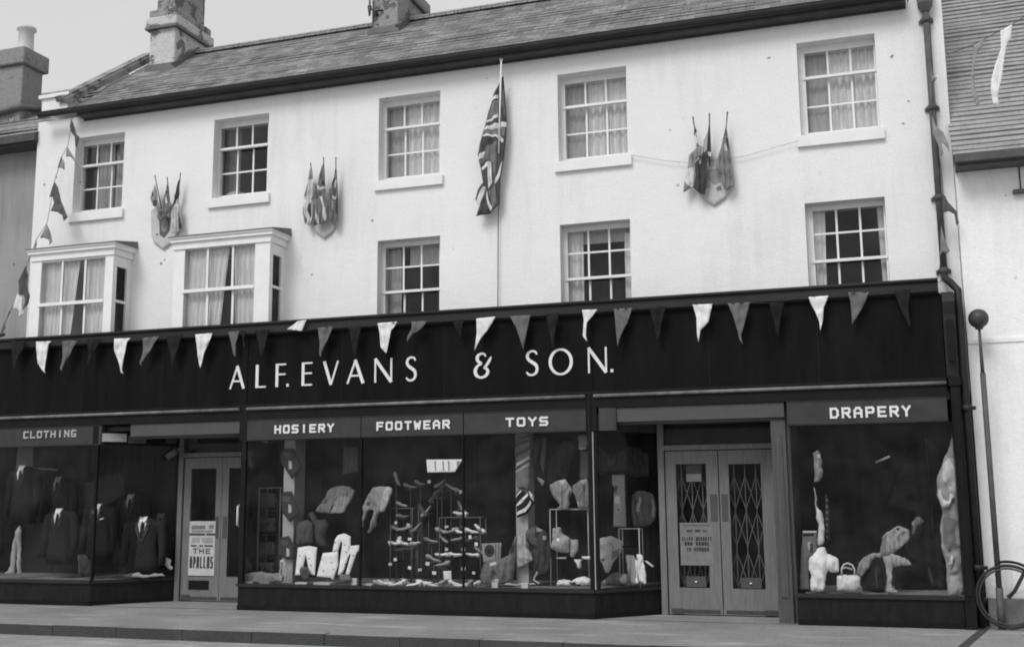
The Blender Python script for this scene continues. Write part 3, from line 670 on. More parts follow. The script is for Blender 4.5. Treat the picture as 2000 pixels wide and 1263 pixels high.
# fascia lettering: every letter stands on one base line
LB, LH = 3.031, .325
for ch, u0, u1, vb, vt in (('A', 450, 476.5, 757, 716), ('L', 500, 519.5, 757, 712), ('F', 539, 558.4, 756, 710), ('.', 560, 565, 755, 750), ('E', 590, 610, 753, 707), ('V', 632, 661, 750, 706), ('A', 679, 709.6, 749.5, 706), ('N', 731, 766.4, 747, 700), ('S', 793, 813, 744, 697),
        ('&', 927, 961, 739, 691), ('S', 1028, 1051, 735, 687), ('O', 1073, 1119, 733, 684), ('N', 1148.5, 1186.4, 730, 682), ('.', 1193, 1198, 729, 725)):
    a, b = at(u0, vb, y=-.48), at(u1, vb, y=-.48)
    wid, st = ROMAN[ch]; sx = (b.x - a.x) / wid; mb = MB()
    if isinstance(st, str): ribbon(mb, CURVES[st], -.4755, .016, sx, LH, a.x, LB)
    else:
        for k, (pts, ww) in enumerate(st): ribbon(mb, [(px_, pz_, ww) for px_, pz_ in pts], -.4755, .016 + .0006 * k, sx if ch != '.' else LH * .9, LH, a.x, LB)
    mb.build('letter', MLET, SF, fix=False)
# sign boards
def sign(text, x0, x1, u0, u1, letters, hgt=.118, w=.026, zc_=2.44):
    m = MB(); m.box(x0, x1, -.488, -.42, ZB, ZT); o = P('sign_board', m, MSIGN)
    m = MB(); m.box(x0, x1, -.496, -.4885, ZB - .0, ZB + .018); m.box(x0, x1, -.494, -.4885, ZT - .014, ZT); m.build('sign_edge', MCORN, o)
    word(text, X(u0, 830, -.49), X(u1, 830, -.49), zc_ - hgt / 2, zc_ + hgt / 2, -.4885, w, o, letters, .014)
sign('CLOTHING', XL, -10.80, 48, 151, MLETD, .108, .023, 2.475)
sign('HOSIERY', -8.36, X(705, 830, Y0) - .006, 537, 653, MLET)
sign('FOOTWEAR', X(705, 830, Y0) + .006, X(905, 830, Y0) - .006, 736, 879, MLET)
sign('TOYS', X(905, 830, Y0) + .006, -3.47, 988, 1071, MLET)
sign('DRAPERY', -.995, .79, 1622, 1781, MLET, .128, .026, 2.43)
# blind boxes over the two lobbies
for u0, u1 in ((257, 474), (1204, 1531)):
    m_ = MB(); x0, x1 = X(u0, 800, -.46), X(u1, 800, -.46)
    m_.box(x0, x1, -.462, -.36, 2.405, 2.582); m_.tube([(x0, -.40, 2.395), (x1, -.40, 2.395)], .03, 8); P('blind_box', m_, MSIGN2)
# lobby soffits
m_ = MB(); m_.box(-10.86, -8.45, -.355, .6, 2.50, 2.56); P('lobby_soffit', m_, MINT2)
m_ = MB(); m_.box(-3.38, -1.0, -.355, .6, 2.50, 2.56); P('lobby_soffit', m_, MINT2)
# stall risers with a projecting sill
def strip(p, q, z0, z1, t, out):
    """upright slab from plan point p to q, thickness t behind the face"""
    p, q = Vector((p[0], p[1], 0)), Vector((q[0], q[1], 0)); d = (q - p).normalized(); n = Vector((d.y, -d.x, 0))   # outward normal
    a, b = p + n * out, q + n * out; c, e = b - n * t, a - n * t
    mb = MB(); v = [Vector((k.x, k.y, z)) for z in (z0, z1) for k in (a, b, c, e)]
    return mb.add(v, [(0, 3, 2, 1), (4, 5, 6, 7), (0, 1, 5, 4), (1, 2, 6, 5), (2, 3, 7, 6), (3, 0, 4, 7)])
def riser(p, q):
    o = P('stall_riser', strip(p, q, 0, ZS - .035, .08, 0), MRISER)
    strip(p, q, ZS - .034, ZS + .004, .16, .03).build('sill', MCORN, o); strip(p, q, .004, .06, .02, .012).build('skirting', MDARKP, o)
    return o
def pane(p, q, z0=ZS + .005, z1=ZB, out=-.02): return P('window_pane', strip(p, q, z0, z1, .006, out), MGL)
def post(x, y, z0, z1, w, d, m=MDARKP, name='mullion'):
    mb = MB(); mb.box(x - w / 2, x + w / 2, y, y + d, z0, z1); return P(name, mb, m)
A0, A1, A2 = (XL, Y0), (-10.86, Y0), (-10.08, .40)
M0, M1, M2 = (-8.43, Y0), (-3.40, Y0), (-2.70, .24)
N0, N1 = (-.98, Y0), (.82, Y0)
riser(A0, A1); riser(A1, A2); riser(M0, M1); riser(M1, M2); riser(N0, N1); riser((-8.47, .55), M0)
pane(A0, A1); pane((-10.85, -.47), A2); pane(M0, M1); pane((-3.39, -.47), M2); pane(N0, (.90, Y0)); pane((-8.45, .5), (-8.43, -.46))
mul = at(175, 1000, y=Y0)
post(-10.86, Y0 - .002, ZS + .005, ZB, .035, .04); post(-8.40, Y0 - .004, ZS + .005, 2.764, .075, .05); post(X(705, 1000, -.47), Y0 - .001, ZS + .005, ZB, .022, .04); post(X(905, 1000, -.47), Y0 - .001, ZS + .005, ZB, .022, .04)
post(-3.425, Y0 - .012, ZS + .005, 2.764, .045, .05); post(-3.355, Y0 + .02, ZS + .005, 2.764, .035, .05); post(-3.39, Y0 + .012, ZS + .005, ZB, .012, .02, MCHROME, 'mullion_bead')
post(-10.90, Y0, ZB, ZT, .10, .05); m_ = MB(); m_.box(-8.48, -8.37, -.487, -.42, ZB, 2.764); P('post_head', m_, MDARKP)
m_ = MB(); m_.box(-3.46, -3.33, -.487, -.42, ZB, 2.764); P('post_head', m_, MDARKP)
# sign frieze along the slanted returns
P('return_frieze', strip((-10.84, -.47), A2, ZB, 2.50, .05, 0), MDARKP); P('return_frieze', strip((-3.32, -.46), M2, ZB, 2.50, .05, 0), MINT2)
def on_strip(p, q, s0, s1, z0, z1, out):
    p, q = Vector((p[0], p[1])), Vector((q[0], q[1])); return strip(tuple(p.lerp(q, s0)), tuple(p.lerp(q, s1)), z0, z1, .01, out)
tag(on_strip(A1, A2, .03, .34, 2.345, 2.465, .035).build('notice_card', [cloth(.42)]), 'white notice card on the slanted frieze beside the clothing sign', 'card')
tag(on_strip(A1, A2, .36, .58, 2.325, 2.435, .03).build('notice_card', [cloth(.11)]), 'small grey card on the dark frieze nearer the first doorway', 'card')
tag(on_strip(A1, A2, .82, .96, 2.33, 2.45, .03).build('notice_card', [cloth(.085)]), 'darkest small card at the frieze end above the hanging lamp', 'card')
m_ = MB(); m_.box(-3.30, -3.08, -.489, -.43, ZB + .005, ZT - .003); P('end_panel', m_, MINT2)
# window beds, backs, ends
def poly_slab(pts, z0, z1):
    n = len(pts); mb = MB(); return mb.add([(x, y, z0) for x, y in pts] + [(x, y, z1) for x, y in pts], [list(reversed(range(n))), list(range(n, 2 * n))] + [[i, (i + 1) % n, n + (i + 1) % n, n + i] for i in range(n)])
for pts in ([(XL, -.40), (-10.95, -.40), (-10.15, .45), (-10.15, .95), (XL, .95)], [(-8.36, -.40), (-3.46, -.40), (-2.82, .30), (-2.82, .95), (-8.36, .95)], [(-.9, -.40), (.84, -.40), (.84, .95), (-.9, .95)]):
    P('display_bed', poly_slab(pts, ZS - .06, ZS - .005), MBED)
for x0, x1 in ((XL, -10.06), (-8.45, -2.72), (-1.0, .92)):
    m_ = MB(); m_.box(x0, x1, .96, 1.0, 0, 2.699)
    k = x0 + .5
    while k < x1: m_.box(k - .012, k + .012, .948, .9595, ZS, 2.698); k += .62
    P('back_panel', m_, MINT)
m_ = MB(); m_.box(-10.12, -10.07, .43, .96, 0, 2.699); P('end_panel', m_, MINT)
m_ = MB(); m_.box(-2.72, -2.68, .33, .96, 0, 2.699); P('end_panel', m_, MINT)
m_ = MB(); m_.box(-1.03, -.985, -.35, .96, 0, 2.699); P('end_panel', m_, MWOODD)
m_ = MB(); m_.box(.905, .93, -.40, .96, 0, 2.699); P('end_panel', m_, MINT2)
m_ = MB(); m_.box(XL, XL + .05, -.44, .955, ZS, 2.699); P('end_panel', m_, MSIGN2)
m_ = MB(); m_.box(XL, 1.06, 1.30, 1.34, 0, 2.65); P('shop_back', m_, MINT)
# right end pilaster and console bracket
m_ = MB(); m_.box(.835, .935, -.515, -.30, .0, 2.70); m_.box(.855, .915, -.530, -.5155, .36, 2.60); m_.box(.825, .945, -.535, -.29, .0, .30); m_.box(.82, .95, -.54, -.28, 2.701, 2.79); P('pilaster', m_, MDARKP)
m_ = MB(); m_.extrude_x([(-.30, 2.80), (-.46, 2.80), (-.50, 2.95), (-.52, 3.2), (-.55, 3.52), (-.60, 3.66), (-.585, 3.74), (-.50, 3.79), (-.30, 3.80)], .81, .94); cb = P('console_bracket', m_, MCORN)
m_ = MB(); m_.box(.84, .91, -.575, -.53, 2.98, 3.45); m_.build('console_panel', MDARKP, cb)
m_ = MB(); m_.box(.942, 1.03, -.36, -.005, 0, 3.80); P('end_board', m_, MPIPE)
# wooden jambs beside the second entrance
m_ = MB(); m_.box(-1.20, -1.03, -.42, -.34, 0, 2.50); m_.box(-1.155, -1.075, -.435, -.4205, .3, 2.2); P('wood_pilaster', m_, MWOODD)
m_ = MB(); m_.box(-1.20, -1.165, -.339, .24, 0, 2.499); P('wood_lining', m_, MWOODD)
# ------------------------------------------------------------------ doors
def doorway(x0, x1, xm, y, zh, leaves, mw, plates, frame_w=.09):
    D_ = MB(); D_.box(x0 - frame_w, x0 - .012, y - .03, y + .08, 0, 2.5); D_.box(x1 + .012, x1 + frame_w, y - .03, y + .08, 0, 2.5); D_.box(x0 - .0115, x1 + .0115, y - .032, y + .08, zh + .012, zh + .075); D_.box(x0 - .0115, x1 + .0115, y - .028, y + .07, 2.40, 2.499)
    f = P('door_frame', D_, mw)
    t = MB(); t.box(x0 - .01, x1 + .01, y + .02, y + .026, zh + .0755, 2.3995); t.build('transom_pane', MGL, f)
    t = MB(); t.box(x0 - .01, x1 + .01, y + .10, y + .11, zh + .02, 2.45); t.build('transom_blind', MINT, f)
    for (a, b, g0, g1, zg0, zg1) in leaves:
        d = MB(); d.box(a, g0, y, y + .045, .015, zh); d.box(g1, b, y, y + .045, .015, zh); d.box(g0 + .0005, g1 - .0005, y + .001, y + .044, .015, zg0); d.box(g0 + .0005, g1 - .0005, y + .001, y + .044, zg1, zh)
        o = P('door', d, mw); q = MB(); q.box(g0, g1, y + .022, y + .027, zg0, zg1); q.build('pane', MGL, o)
        q = MB(); q.box(a + .03, b - .03, y - .004, y - .0005, .03, .075); q.build('kick_strip', MIRON, o)
        plates(o, a, b, g0, g1, y)
    return f
def plates1(o, a, b, g0, g1, y):
    if a < -9.5:
        q = MB(); l, r = at(368, 1150, y=y), at(408, 1133, y=y); q.box(l.x, r.x, y - .008, y - .0005, l.z, r.z); q.build('letter_plate', MDARKP, o)
        q = MB(); q.box(a + .02, a + .16, y - .012, y - .0045, .02, .10); q.build('kick_plate', MIRON, o)
    else:
        q = MB(); l = at(465, 1027, y=y - .03); h = at(465, 986, y=y - .03); q.tube([(l.x, y, l.z), (l.x, y - .05, l.z + .02), (l.x, y - .05, h.z - .02), (l.x, y, h.z)], .018, 8); q.build('handle', MLET, o)
    q = MB(); q.box((b - .10) if a < -9.5 else a + .03, (b - .03) if a < -9.5 else a + .10, y - .004, y - .0005, .92, 1.24); q.build('finger_plate', MWOODD, o)
def plates2(o, a, b, g0, g1, y):
    u0, u1, v0, v1 = (1341, 1379, 1125, 1145) if a < -2.2 else (1447, 1487, 1128, 1148)
    q = MB(); l, r = at(u0, v1, y=y), at(u1, v0, y=y); q.box(l.x, r.x, y - .006, y + .018, l.z, r.z); p_ = q.build('letter_plate', MSIGN2, o)
    q = MB(); q.lathe([(.0, -.012), (.016, -.01), (.018, 0), (.0, .012)], ((l.x + r.x) / 2, y - .012, (l.z + r.z) / 2), 10); q.build('knob', MLET, o)
    q = MB(); q.box((b - .11) if a < -2.2 else a + .02, (b - .02) if a < -2.2 else a + .10, y - .004, y - .0005, 1.16, 1.50); q.build('finger_plate', MWOODD, o)
    q = MB(); q.box(a + .04 if a < -2.2 else b - .2, a + .18 if a < -2.2 else b - .06, y - .012, y - .0045, .02, .085); q.build('kick_plate', MIRON, o)
doorway(-9.965, -8.62, -9.30, .40, 2.11, [(-9.965, -9.312, -9.845, -9.41, .365, 1.95), (-9.306, -8.62, -9.19, -8.76, .365, 1.95)], MWOOD, plates1)
doorway(-2.605, -1.215, -1.93, .20, 2.05, [(-2.605, -1.934, -2.47, -2.085, .34, 1.885), (-1.922, -1.215, -1.80, -1.40, .335, 1.875)], MWOOD, plates2)
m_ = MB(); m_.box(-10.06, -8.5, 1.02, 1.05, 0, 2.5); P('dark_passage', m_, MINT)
# folding lattice gate behind the second doors
G_ = empty('folding_gate', (-1.9, .34, 0), 'folding steel lattice gate seen through the glass of the second doorway', 'gate')
m_ = MB(); x = -2.56
while x < -1.25: m_.bar((x, .34, .1), (x, .34, 1.95), .014, .010); x += .135
m_.build('upright_bars', MGATE, G_)
m_ = MB()
for z in (.35, .85, 1.30):
    x = -2.56
    while x < -1.35:
        m_.bar((x, .331, z), (x + .135, .331, z + .42), .012, .005); m_.bar((x, .35, z + .42), (x + .135, .35, z), .012, .005); x += .135
m_.build('lattice', MGATE, G_)
# posters on the doors
def poster(label, px, y, base, lines, w=.012):
    a, b = at(px[0], px[3], y=y), at(px[1], px[2], y=y)
    m = MB(); m.box(a.x, b.x, y, y + .004, a.z, b.z); o = tag(m.build('poster', [cloth(base)]), label, 'poster')
    H = b.z - a.z; Wd = b.x - a.x
    for text, f0, f1, x0, x1, ww, tone in lines:
        word(text, a.x + Wd * x0, a.x + Wd * x1, a.z + H * f0, a.z + H * f1, y - .0005, ww, o, cloth(tone), .001, .35, single='lettering')
    return o, a, b
po, a, b = poster('bold printed dance poster inside the first entrance door glass', (367, 421, 1017, 1123), .395, .50, [('THE', .40, .50, .16, .84, .016, .05), ('APOLLOS', .135, .35, .05, .95, .024, .055)], .01)
H_ = b.z - a.z; W2 = b.x - a.x
for f0, f1, g0, g1, tn in ((.735, .775, .0, .62, .06), (.735, .775, .66, 1., .06), (.85, .92, .08, .62, .20), (.86, .93, .76, .94, .20), (.79, .835, .10, .9, .26), (.60, .70, .12, .42, .34), (.60, .70, .50, .92, .32), (.53, .56, .08, .30, .05), (.53, .56, .40, .55, .06), (.53, .56, .60, .92, .05)):
    m_ = MB(); m_.box(a.x + W2 * g0, a.x + W2 * g1, .3925, .3945, a.z + H_ * f0, a.z + H_ * f1); m_.build('printed_band', cloth(tn), po)
po, a, b = poster('grey concert poster behind the glass of the second entrance door', (1330, 1392, 1020, 1103), .196, .20, [('CLIFF BENNETT', .575, .665, .06, .95, .012, .05), ('AND REBEL', .465, .55, .13, .88, .014, .04), ('IN PERSON', .33, .42, .18, .86, .014, .045)])
H_ = b.z - a.z; W2 = b.x - a.x
for f0, f1, g0, g1, tn in ((.92, .955, .10, .9, .13), (.78, .835, .20, .38, .07), (.78, .835, .46, .62, .05), (.78, .83, .68, .82, .09)):
    m_ = MB(); m_.box(a.x + W2 * g0, a.x + W2 * g1, .1935, .1955, a.z + H_ * f0, a.z + H_ * f1); m_.build('printed_band', cloth(tn), po)
po, a, b = poster('small two tone card hung high in the second door glass', (1341, 1369, 907, 940), .196, .07, [])
m_ = MB(); m_.box(a.x, b.x, .193, .1955, a.z, a.z + (b.z - a.z) * .45); m_.build('pale_strip', cloth(.20), po)
#@@THINGS
# ------------------------------------------------------------------ drainpipe, post, bicycle, drain channel
DP = empty('drainpipe', (.88, -.07, 0), 'cast iron drainpipe with hopper head running down beside the shopfront end', 'drainpipe')
yp = -.085
def col(mb, p, r, m=0): mb.tube([p + Vector((0, 0, -.035)), p + Vector((0, 0, .035))], r, 12)
m_ = MB(); a = at(1806, 40, y=yp); m_.tube([(.885, yp, 7.42), (.885, yp, 4.10)], .040, 12); m_.build('pipe', MPIPE, DP)
m_ = MB(); m_.tube([(.885, yp, 4.11), (.885, yp - .05, 4.02), (.93, -.32, 3.93), (1.0, -.40, 3.82), (1.0, -.41, 3.6), (1.0, -.41, .02)], .044, 12); m_.build('lower_pipe', MPIPED, DP)
m_ = MB(); m_.box(.80, .97, yp - .085, -.004, 7.50, 7.64); m_.box(.785, .985, yp - .10, -.004, 7.641, 7.67); m_.add([(.80, yp - .085, 7.499), (.97, yp - .085, 7.499), (.97, -.006, 7.499), (.80, -.006, 7.499), (.85, yp - .045, 7.40), (.92, yp - .045, 7.40), (.92, yp + .045, 7.40), (.85, yp + .045, 7.40)], [(0, 1, 5, 4), (1, 2, 6, 5), (2, 3, 7, 6), (3, 0, 4, 7), (4, 5, 6, 7)]); m_.build('hopper_head', MPIPE, DP)
for z in (7.30, 6.16, 5.02, 4.12):
    m_ = MB(); col(m_, Vector((.885, yp, z)), .052); m_.box(.80, .97, -.03, -.002, z - .02, z + .02); m_.tube([(.815, yp, z), (.955, yp, z)], .02, 8); m_.build('collar', MPIPE, DP)
for v in (796, 1108):
    z = at(1908, v, y=-.41).z; m_ = MB(); col(m_, Vector((1.0, -.41, z)), .062); m_.tube([(.90, -.41, z), (1.10, -.41, z)], .022, 8); m_.build('collar', MPIPED, DP)
m_ = MB(); e = at(1880, 1263, z=0); m_.bar((1.02, -.42, .0005), (e.x, e.y, .0005), .09, .004, up=Vector((0, 0, 1))); tag(m_.build('drain_channel', MKERB), kind='structure')

pb = at(1957, 1221, y=-.42); bt = at(1911, 622, y=-.42); pxm = (pb.x + bt.x) / 2
PO = empty('ball_topped_post', (pb.x, -.42, 0), 'slim grey street post topped with a dark ball beside the white house', 'post')
zj = at(1921, 728, y=-.42).z
m_ = MB(); m_.tube([(pb.x, -.42, 0), (pb.x, -.42, .45)], .040, 12); m_.tube([(pb.x, -.42, .45), (pxm, -.42, zj)], .031, 12); m_.build('lower_pole', MPIPE, PO)
m_ = MB(); m_.tube([(pxm, -.42, zj - .01), (bt.x, -.42, bt.z - .08)], [.022, .014], 10); m_.build('upper_pole', MPIPE, PO)
m_ = MB(); m_.lathe([(.04, -.125), (.045, -.10)] + [(.112 * math.cos(t), .112 * math.sin(t)) for t in [R(-75 + 12.5 * k) for k in range(13)]] + [(.002, .112)], (bt.x, -.42, bt.z), 20); m_.build('ball', MIRON, PO)

hb = at(1971, 1165, y=-.47); WR = .335; yb = -.47
BK = empty('bicycle', (hb.x + .5, yb, 0), 'dark bicycle leaning beside the ball topped post, front wheel in view', 'bicycle')
def circ(cx, cz, r, n=40, a0=0, a1=360): return [(cx + r * math.cos(R(a0 + (a1 - a0) * k / n)), yb, cz + r * math.sin(R(a0 + (a1 - a0) * k / n))) for k in range(n + (0 if a1 - a0 == 360 else 1))]
def wheel(cx, cz):
    m = MB(); m.tube(circ(cx, cz, WR), .017, 8, True); o = m.build('wheel', MRUB, BK)
    m = MB(); m.tube(circ(cx, cz, WR - .032), .011, 6, True); m.build('rim', MIRON, o)
    m = MB(); m.tube([(cx, yb - .05, cz), (cx, yb + .05, cz)], .022, 8); m.build('hub', MIRON, o)
    m = MB()
    for k in range(28):
        t = R(360 * k / 28 + 3); s = 1 if k % 2 else -1
        m.tube([(cx + .02 * math.cos(t + s), yb + s * .03, cz + .02 * math.sin(t + s)), (cx + (WR - .035) * math.cos(t), yb, cz + (WR - .035) * math.sin(t))], .0007, 4)
    m.build('spokes', MIRON, o); return o
hx, hz = hb.x, WR + .022
wheel(hx, hz); wheel(hx + 1.06, hz)
cr = Vector((hx + .25, yb, hz + .40)); ht = Vector((hx + .31, yb, hz + .58)); bbk = Vector((hx + .64, yb, .28)); st = Vector((hx + .80, yb, .86)); rh = Vector((hx + 1.06, yb, hz))
m_ = MB()
for s in (-1, 1): m_.tube([(hx, yb + s * .05, hz), (hx + .06, yb + s * .05, hz + .06), (cr.x, yb + s * .045, cr.z), (cr.x + .01, yb, cr.z + .03)], .014, 8)
m_.tube([cr, ht + Vector((.03, 0, .12))], .016, 8); m_.build('fork', MPIPED, BK)
m_ = MB(); m_.tube([cr + Vector((.005, 0, .03)), ht], .022, 8); m_.tube([ht - Vector((.01, 0, .03)), st], .016, 8); m_.tube([cr + Vector((.01, 0, .05)), bbk], .018, 8); m_.tube([bbk, st], .017, 8)
for s in (-1, 1): m_.tube([bbk + Vector((0, s * .03, 0)), rh + Vector((0, s * .05, 0))], .010, 6); m_.tube([st + Vector((0, s * .01, 0)), rh + Vector((0, s * .05, 0))], .009, 6)
m_.build('frame', MPIPED, BK)
for cx, a0, a1 in ((hx, 10, 100), (hx + 1.06, 20, 190)):
    m = MB(); pts = circ(cx, hz, WR + .042, 20, a0, a1); m.tube(pts, .015, 6); m.build('mudguard', MDARKP, BK)
m_ = MB(); hp = ht + Vector((.04, 0, .14)); m_.tube([hp + Vector((.16, -.27, -.01)), hp + Vector((.02, -.25, .02)), hp + Vector((-.03, -.08, .0)), hp + Vector((-.03, .08, 0)), hp + Vector((.02, .25, .02)), hp + Vector((.16, .27, -.01))], .012, 8); m_.build('handlebar', MCHROME, BK)
m_ = MB(); m_.lathe([(.02, -.03), (.10, -.01), (.11, .02), (.04, .05)], (st.x + .05, yb, st.z + .12), 12); m_.tube([st, st + Vector((.03, 0, .1))], .013, 6); m_.build('saddle', MRUB, BK)
m_ = MB(); m_.tube([(bbk.x + .09 * math.cos(R(20 * k)), yb - .045, bbk.z + .09 * math.sin(R(20 * k))) for k in range(18)], .006, 5, True); m_.bar(bbk + Vector((0, -.06, 0)), bbk + Vector((.1, -.06, -.14)), .02, .012); m_.bar(bbk + Vector((0, .06, 0)), bbk + Vector((-.1, .06, .14)), .02, .012); m_.build('crankset', MIRON, BK)

# ------------------------------------------------------------------ flags on the wall
def flag_shield(label, zoom, shield, flags, emblem=None, y=-.05):
    us = sum(p[0] for p in shield) / len(shield) / zoom[0] + zoom[1]; vs2 = max(p[1] for p in shield) / zoom[0] + zoom[2]
    root = empty('flag_shield', at(us, vs2, y=-.02), label, 'flag display', 'flag shields on the wall')
    o = sheet('shield', shield[0] if isinstance(shield[0], list) else shield, -.03, .52, shield_t.get(label, ()), thick=.018, h=.012, wr=.002, parent=root, zoom=zoom)
    for k, (px, base, tones, staff) in enumerate(flags):
        yy = y - .075 - .03 * (k == 1)
        f = sheet('flag', px, yy, base, tones, thick=.012, folds=.022, wl=.065, wr=.012, parent=root, zoom=zoom, smooth=False, h=.011, crease=.010)
        p, q = [at(s[0] / zoom[0] + zoom[1], s[1] / zoom[0] + zoom[2], y=yy - .012) for s in staff]
        m = MB(); m.tube([p, Vector((q.x, -.03, q.z))], .008, 6); m.tube([p, p + Vector((0, 0, .03))], [.012, .003], 6); m.build('staff', MIRON, f)
    return root
shield_t = {}
la = 'shield of three small flags between the two left top windows, emblem in front'
shield_t[la] = [([(315, 740), (400, 660), (480, 720), (470, 900), (390, 1010), (320, 960)], .12), ([(345, 760), (400, 720), (440, 780), (430, 880), (380, 930), (345, 890)], .24), ([(270, 945), (300, 940), (300, 965), (270, 965)], .08)]
flag_shield(la, (7.43, 270, 330), [(185, 600), (240, 560), (480, 560), (600, 560), (610, 880), (540, 980), (480, 1075), (360, 1165), (230, 1070), (190, 960)],
    [([(240, 215), (268, 300), (280, 420), (300, 560), (300, 740), (278, 700), (280, 570), (205, 530), (182, 420), (205, 330)], .34, [([(205, 335), (235, 350), (225, 400), (200, 390)], .10), ([(215, 470), (265, 450), (290, 545), (220, 535)], .13)], ((245, 110), (290, 620))),
     ([(418, 215), (440, 340), (450, 460), (505, 540), (420, 660), (330, 745), (285, 740), (305, 590), (350, 590), (360, 450), (385, 360)], .20, [([(390, 335), (432, 320), (430, 350), (395, 360)], .05), ([(390, 420), (425, 400), (435, 500), (395, 520)], .68)], ((422, 140), (400, 640))),
     ([(600, 120), (602, 370), (560, 440), (520, 545), (600, 480), (605, 600), (635, 850), (585, 900), (490, 930), (480, 700), (495, 545), (550, 340), (575, 190)], .56, [([(600, 130), (602, 370), (515, 545), (500, 545), (550, 340), (575, 190)], .07), ([(598, 610), (634, 845), (585, 895), (578, 740)], .08)], ((612, 75), (500, 620)))])
lb_ = 'shield of three striped flags above the gap right of the second bay window'
flag_shield(lb_, (7.02, 570, 300), [(160, 880), (300, 700), (560, 700), (630, 880), (610, 990), (540, 1090), (440, 1165), (330, 1080), (270, 990)],
    [([(257, 195), (290, 330), (330, 400), (320, 560), (300, 640), (285, 880), (240, 985), (185, 965), (150, 820), (150, 710), (190, 650), (172, 590), (205, 420), (218, 340)], .58, [([(250, 205), (290, 340), (225, 375), (218, 340)], .26), ([(208, 420), (215, 440), (195, 590), (174, 590)], .20), ([(152, 720), (215, 930), (190, 965), (150, 820)], .20), ([(240, 690), (285, 670), (275, 860), (250, 870), (225, 760)], .10)], ((258, 150), (300, 700))),
     ([(435, 110), (442, 330), (458, 440), (465, 560), (470, 680), (485, 880), (450, 960), (370, 965), (300, 990), (320, 830), (320, 640), (262, 640), (290, 560), (320, 400), (350, 430), (360, 350), (415, 170)], .20, [([(405, 200), (415, 260), (380, 370), (358, 360)], .16), ([(430, 330), (455, 420), (400, 465), (412, 400)], .055), ([(360, 420), (400, 470), (460, 450), (462, 480), (390, 505), (360, 500)], .64), ([(385, 590), (425, 570), (475, 890), (455, 930), (425, 740)], .66), ([(322, 650), (345, 800), (385, 960), (355, 965), (320, 760)], .66), ([(265, 640), (315, 630), (318, 660), (240, 690)], .62), ([(325, 880), (345, 960), (300, 985), (305, 940)], .03)], ((435, 75), (400, 640))),
     ([(603, 110), (615, 250), (625, 400), (632, 650), (625, 900), (600, 990), (545, 960), (512, 880), (515, 500), (552, 420), (575, 330), (590, 220)], .17, [([(585, 200), (620, 250), (590, 265)], .05), ([(595, 340), (622, 360), (610, 500), (585, 460)], .48), ([(555, 350), (590, 330), (575, 440), (550, 440)], .04), ([(570, 590), (600, 580), (600, 625), (575, 630)], .68), ([(560, 650), (590, 660), (590, 790), (560, 760)], .32), ([(605, 560), (632, 620), (628, 860), (600, 760)], .07)], ((604, 70), (560, 700)))])
lc_ = 'largest flag shield, with three plain coloured flags, right of the hanging union flag'
shield_t[lc_] = [([(380, 560), (500, 560), (500, 640), (390, 670)], .50), ([(400, 700), (520, 700), (560, 860), (480, 900), (390, 820)], .30), ([(360, 850), (410, 830), (430, 930), (360, 960)], .36), ([(500, 930), (560, 900), (570, 965), (510, 970)], .20)]
flag_shield(lc_, (6.315, 1320, 220), [(215, 900), (380, 540), (500, 540), (715, 860), (715, 910), (600, 1060), (470, 1150), (330, 1060)],
    [([(210, 85), (235, 170), (262, 230), (245, 285), (300, 385), (325, 420), (305, 510), (230, 620), (240, 740), (215, 910), (190, 930), (95, 985), (105, 830), (135, 720), (160, 530), (255, 430), (215, 280), (225, 190)], .66, [([(212, 90), (235, 170), (262, 230), (225, 285), (220, 270), (228, 190)], .06), ([(258, 380), (325, 420), (305, 510), (230, 620), (220, 680), (145, 690), (160, 530), (250, 440)], .30), ([(105, 830), (140, 890), (190, 925), (95, 985)], .24)], ((212, 70), (300, 640))),
     ([(415, 60), (425, 230), (435, 470), (450, 545), (390, 560), (385, 650), (395, 760), (355, 1010), (300, 1000), (215, 920), (245, 760), (228, 635), (330, 500), (345, 350), (395, 240)], .075, [([(375, 300), (400, 250), (385, 460), (345, 490), (340, 380)], .42), ([(395, 490), (435, 480), (440, 540), (405, 540)], .62), ([(285, 590), (315, 580), (310, 630), (290, 635)], .4)], ((415, 30), (400, 700))),
     ([(635, 30), (628, 200), (648, 330), (672, 490), (700, 680), (720, 850), (715, 905), (620, 960), (570, 880), (545, 780), (490, 690), (515, 560), (560, 420), (600, 240)], .235, [([(600, 210), (628, 200), (640, 300), (590, 290)], .12), ([(590, 390), (615, 380), (640, 480), (605, 470)], .55), ([(620, 320), (648, 330), (655, 470), (640, 430)], .06), ([(565, 300), (600, 310), (570, 360)], .10)], ((636, 10), (560, 640)))])
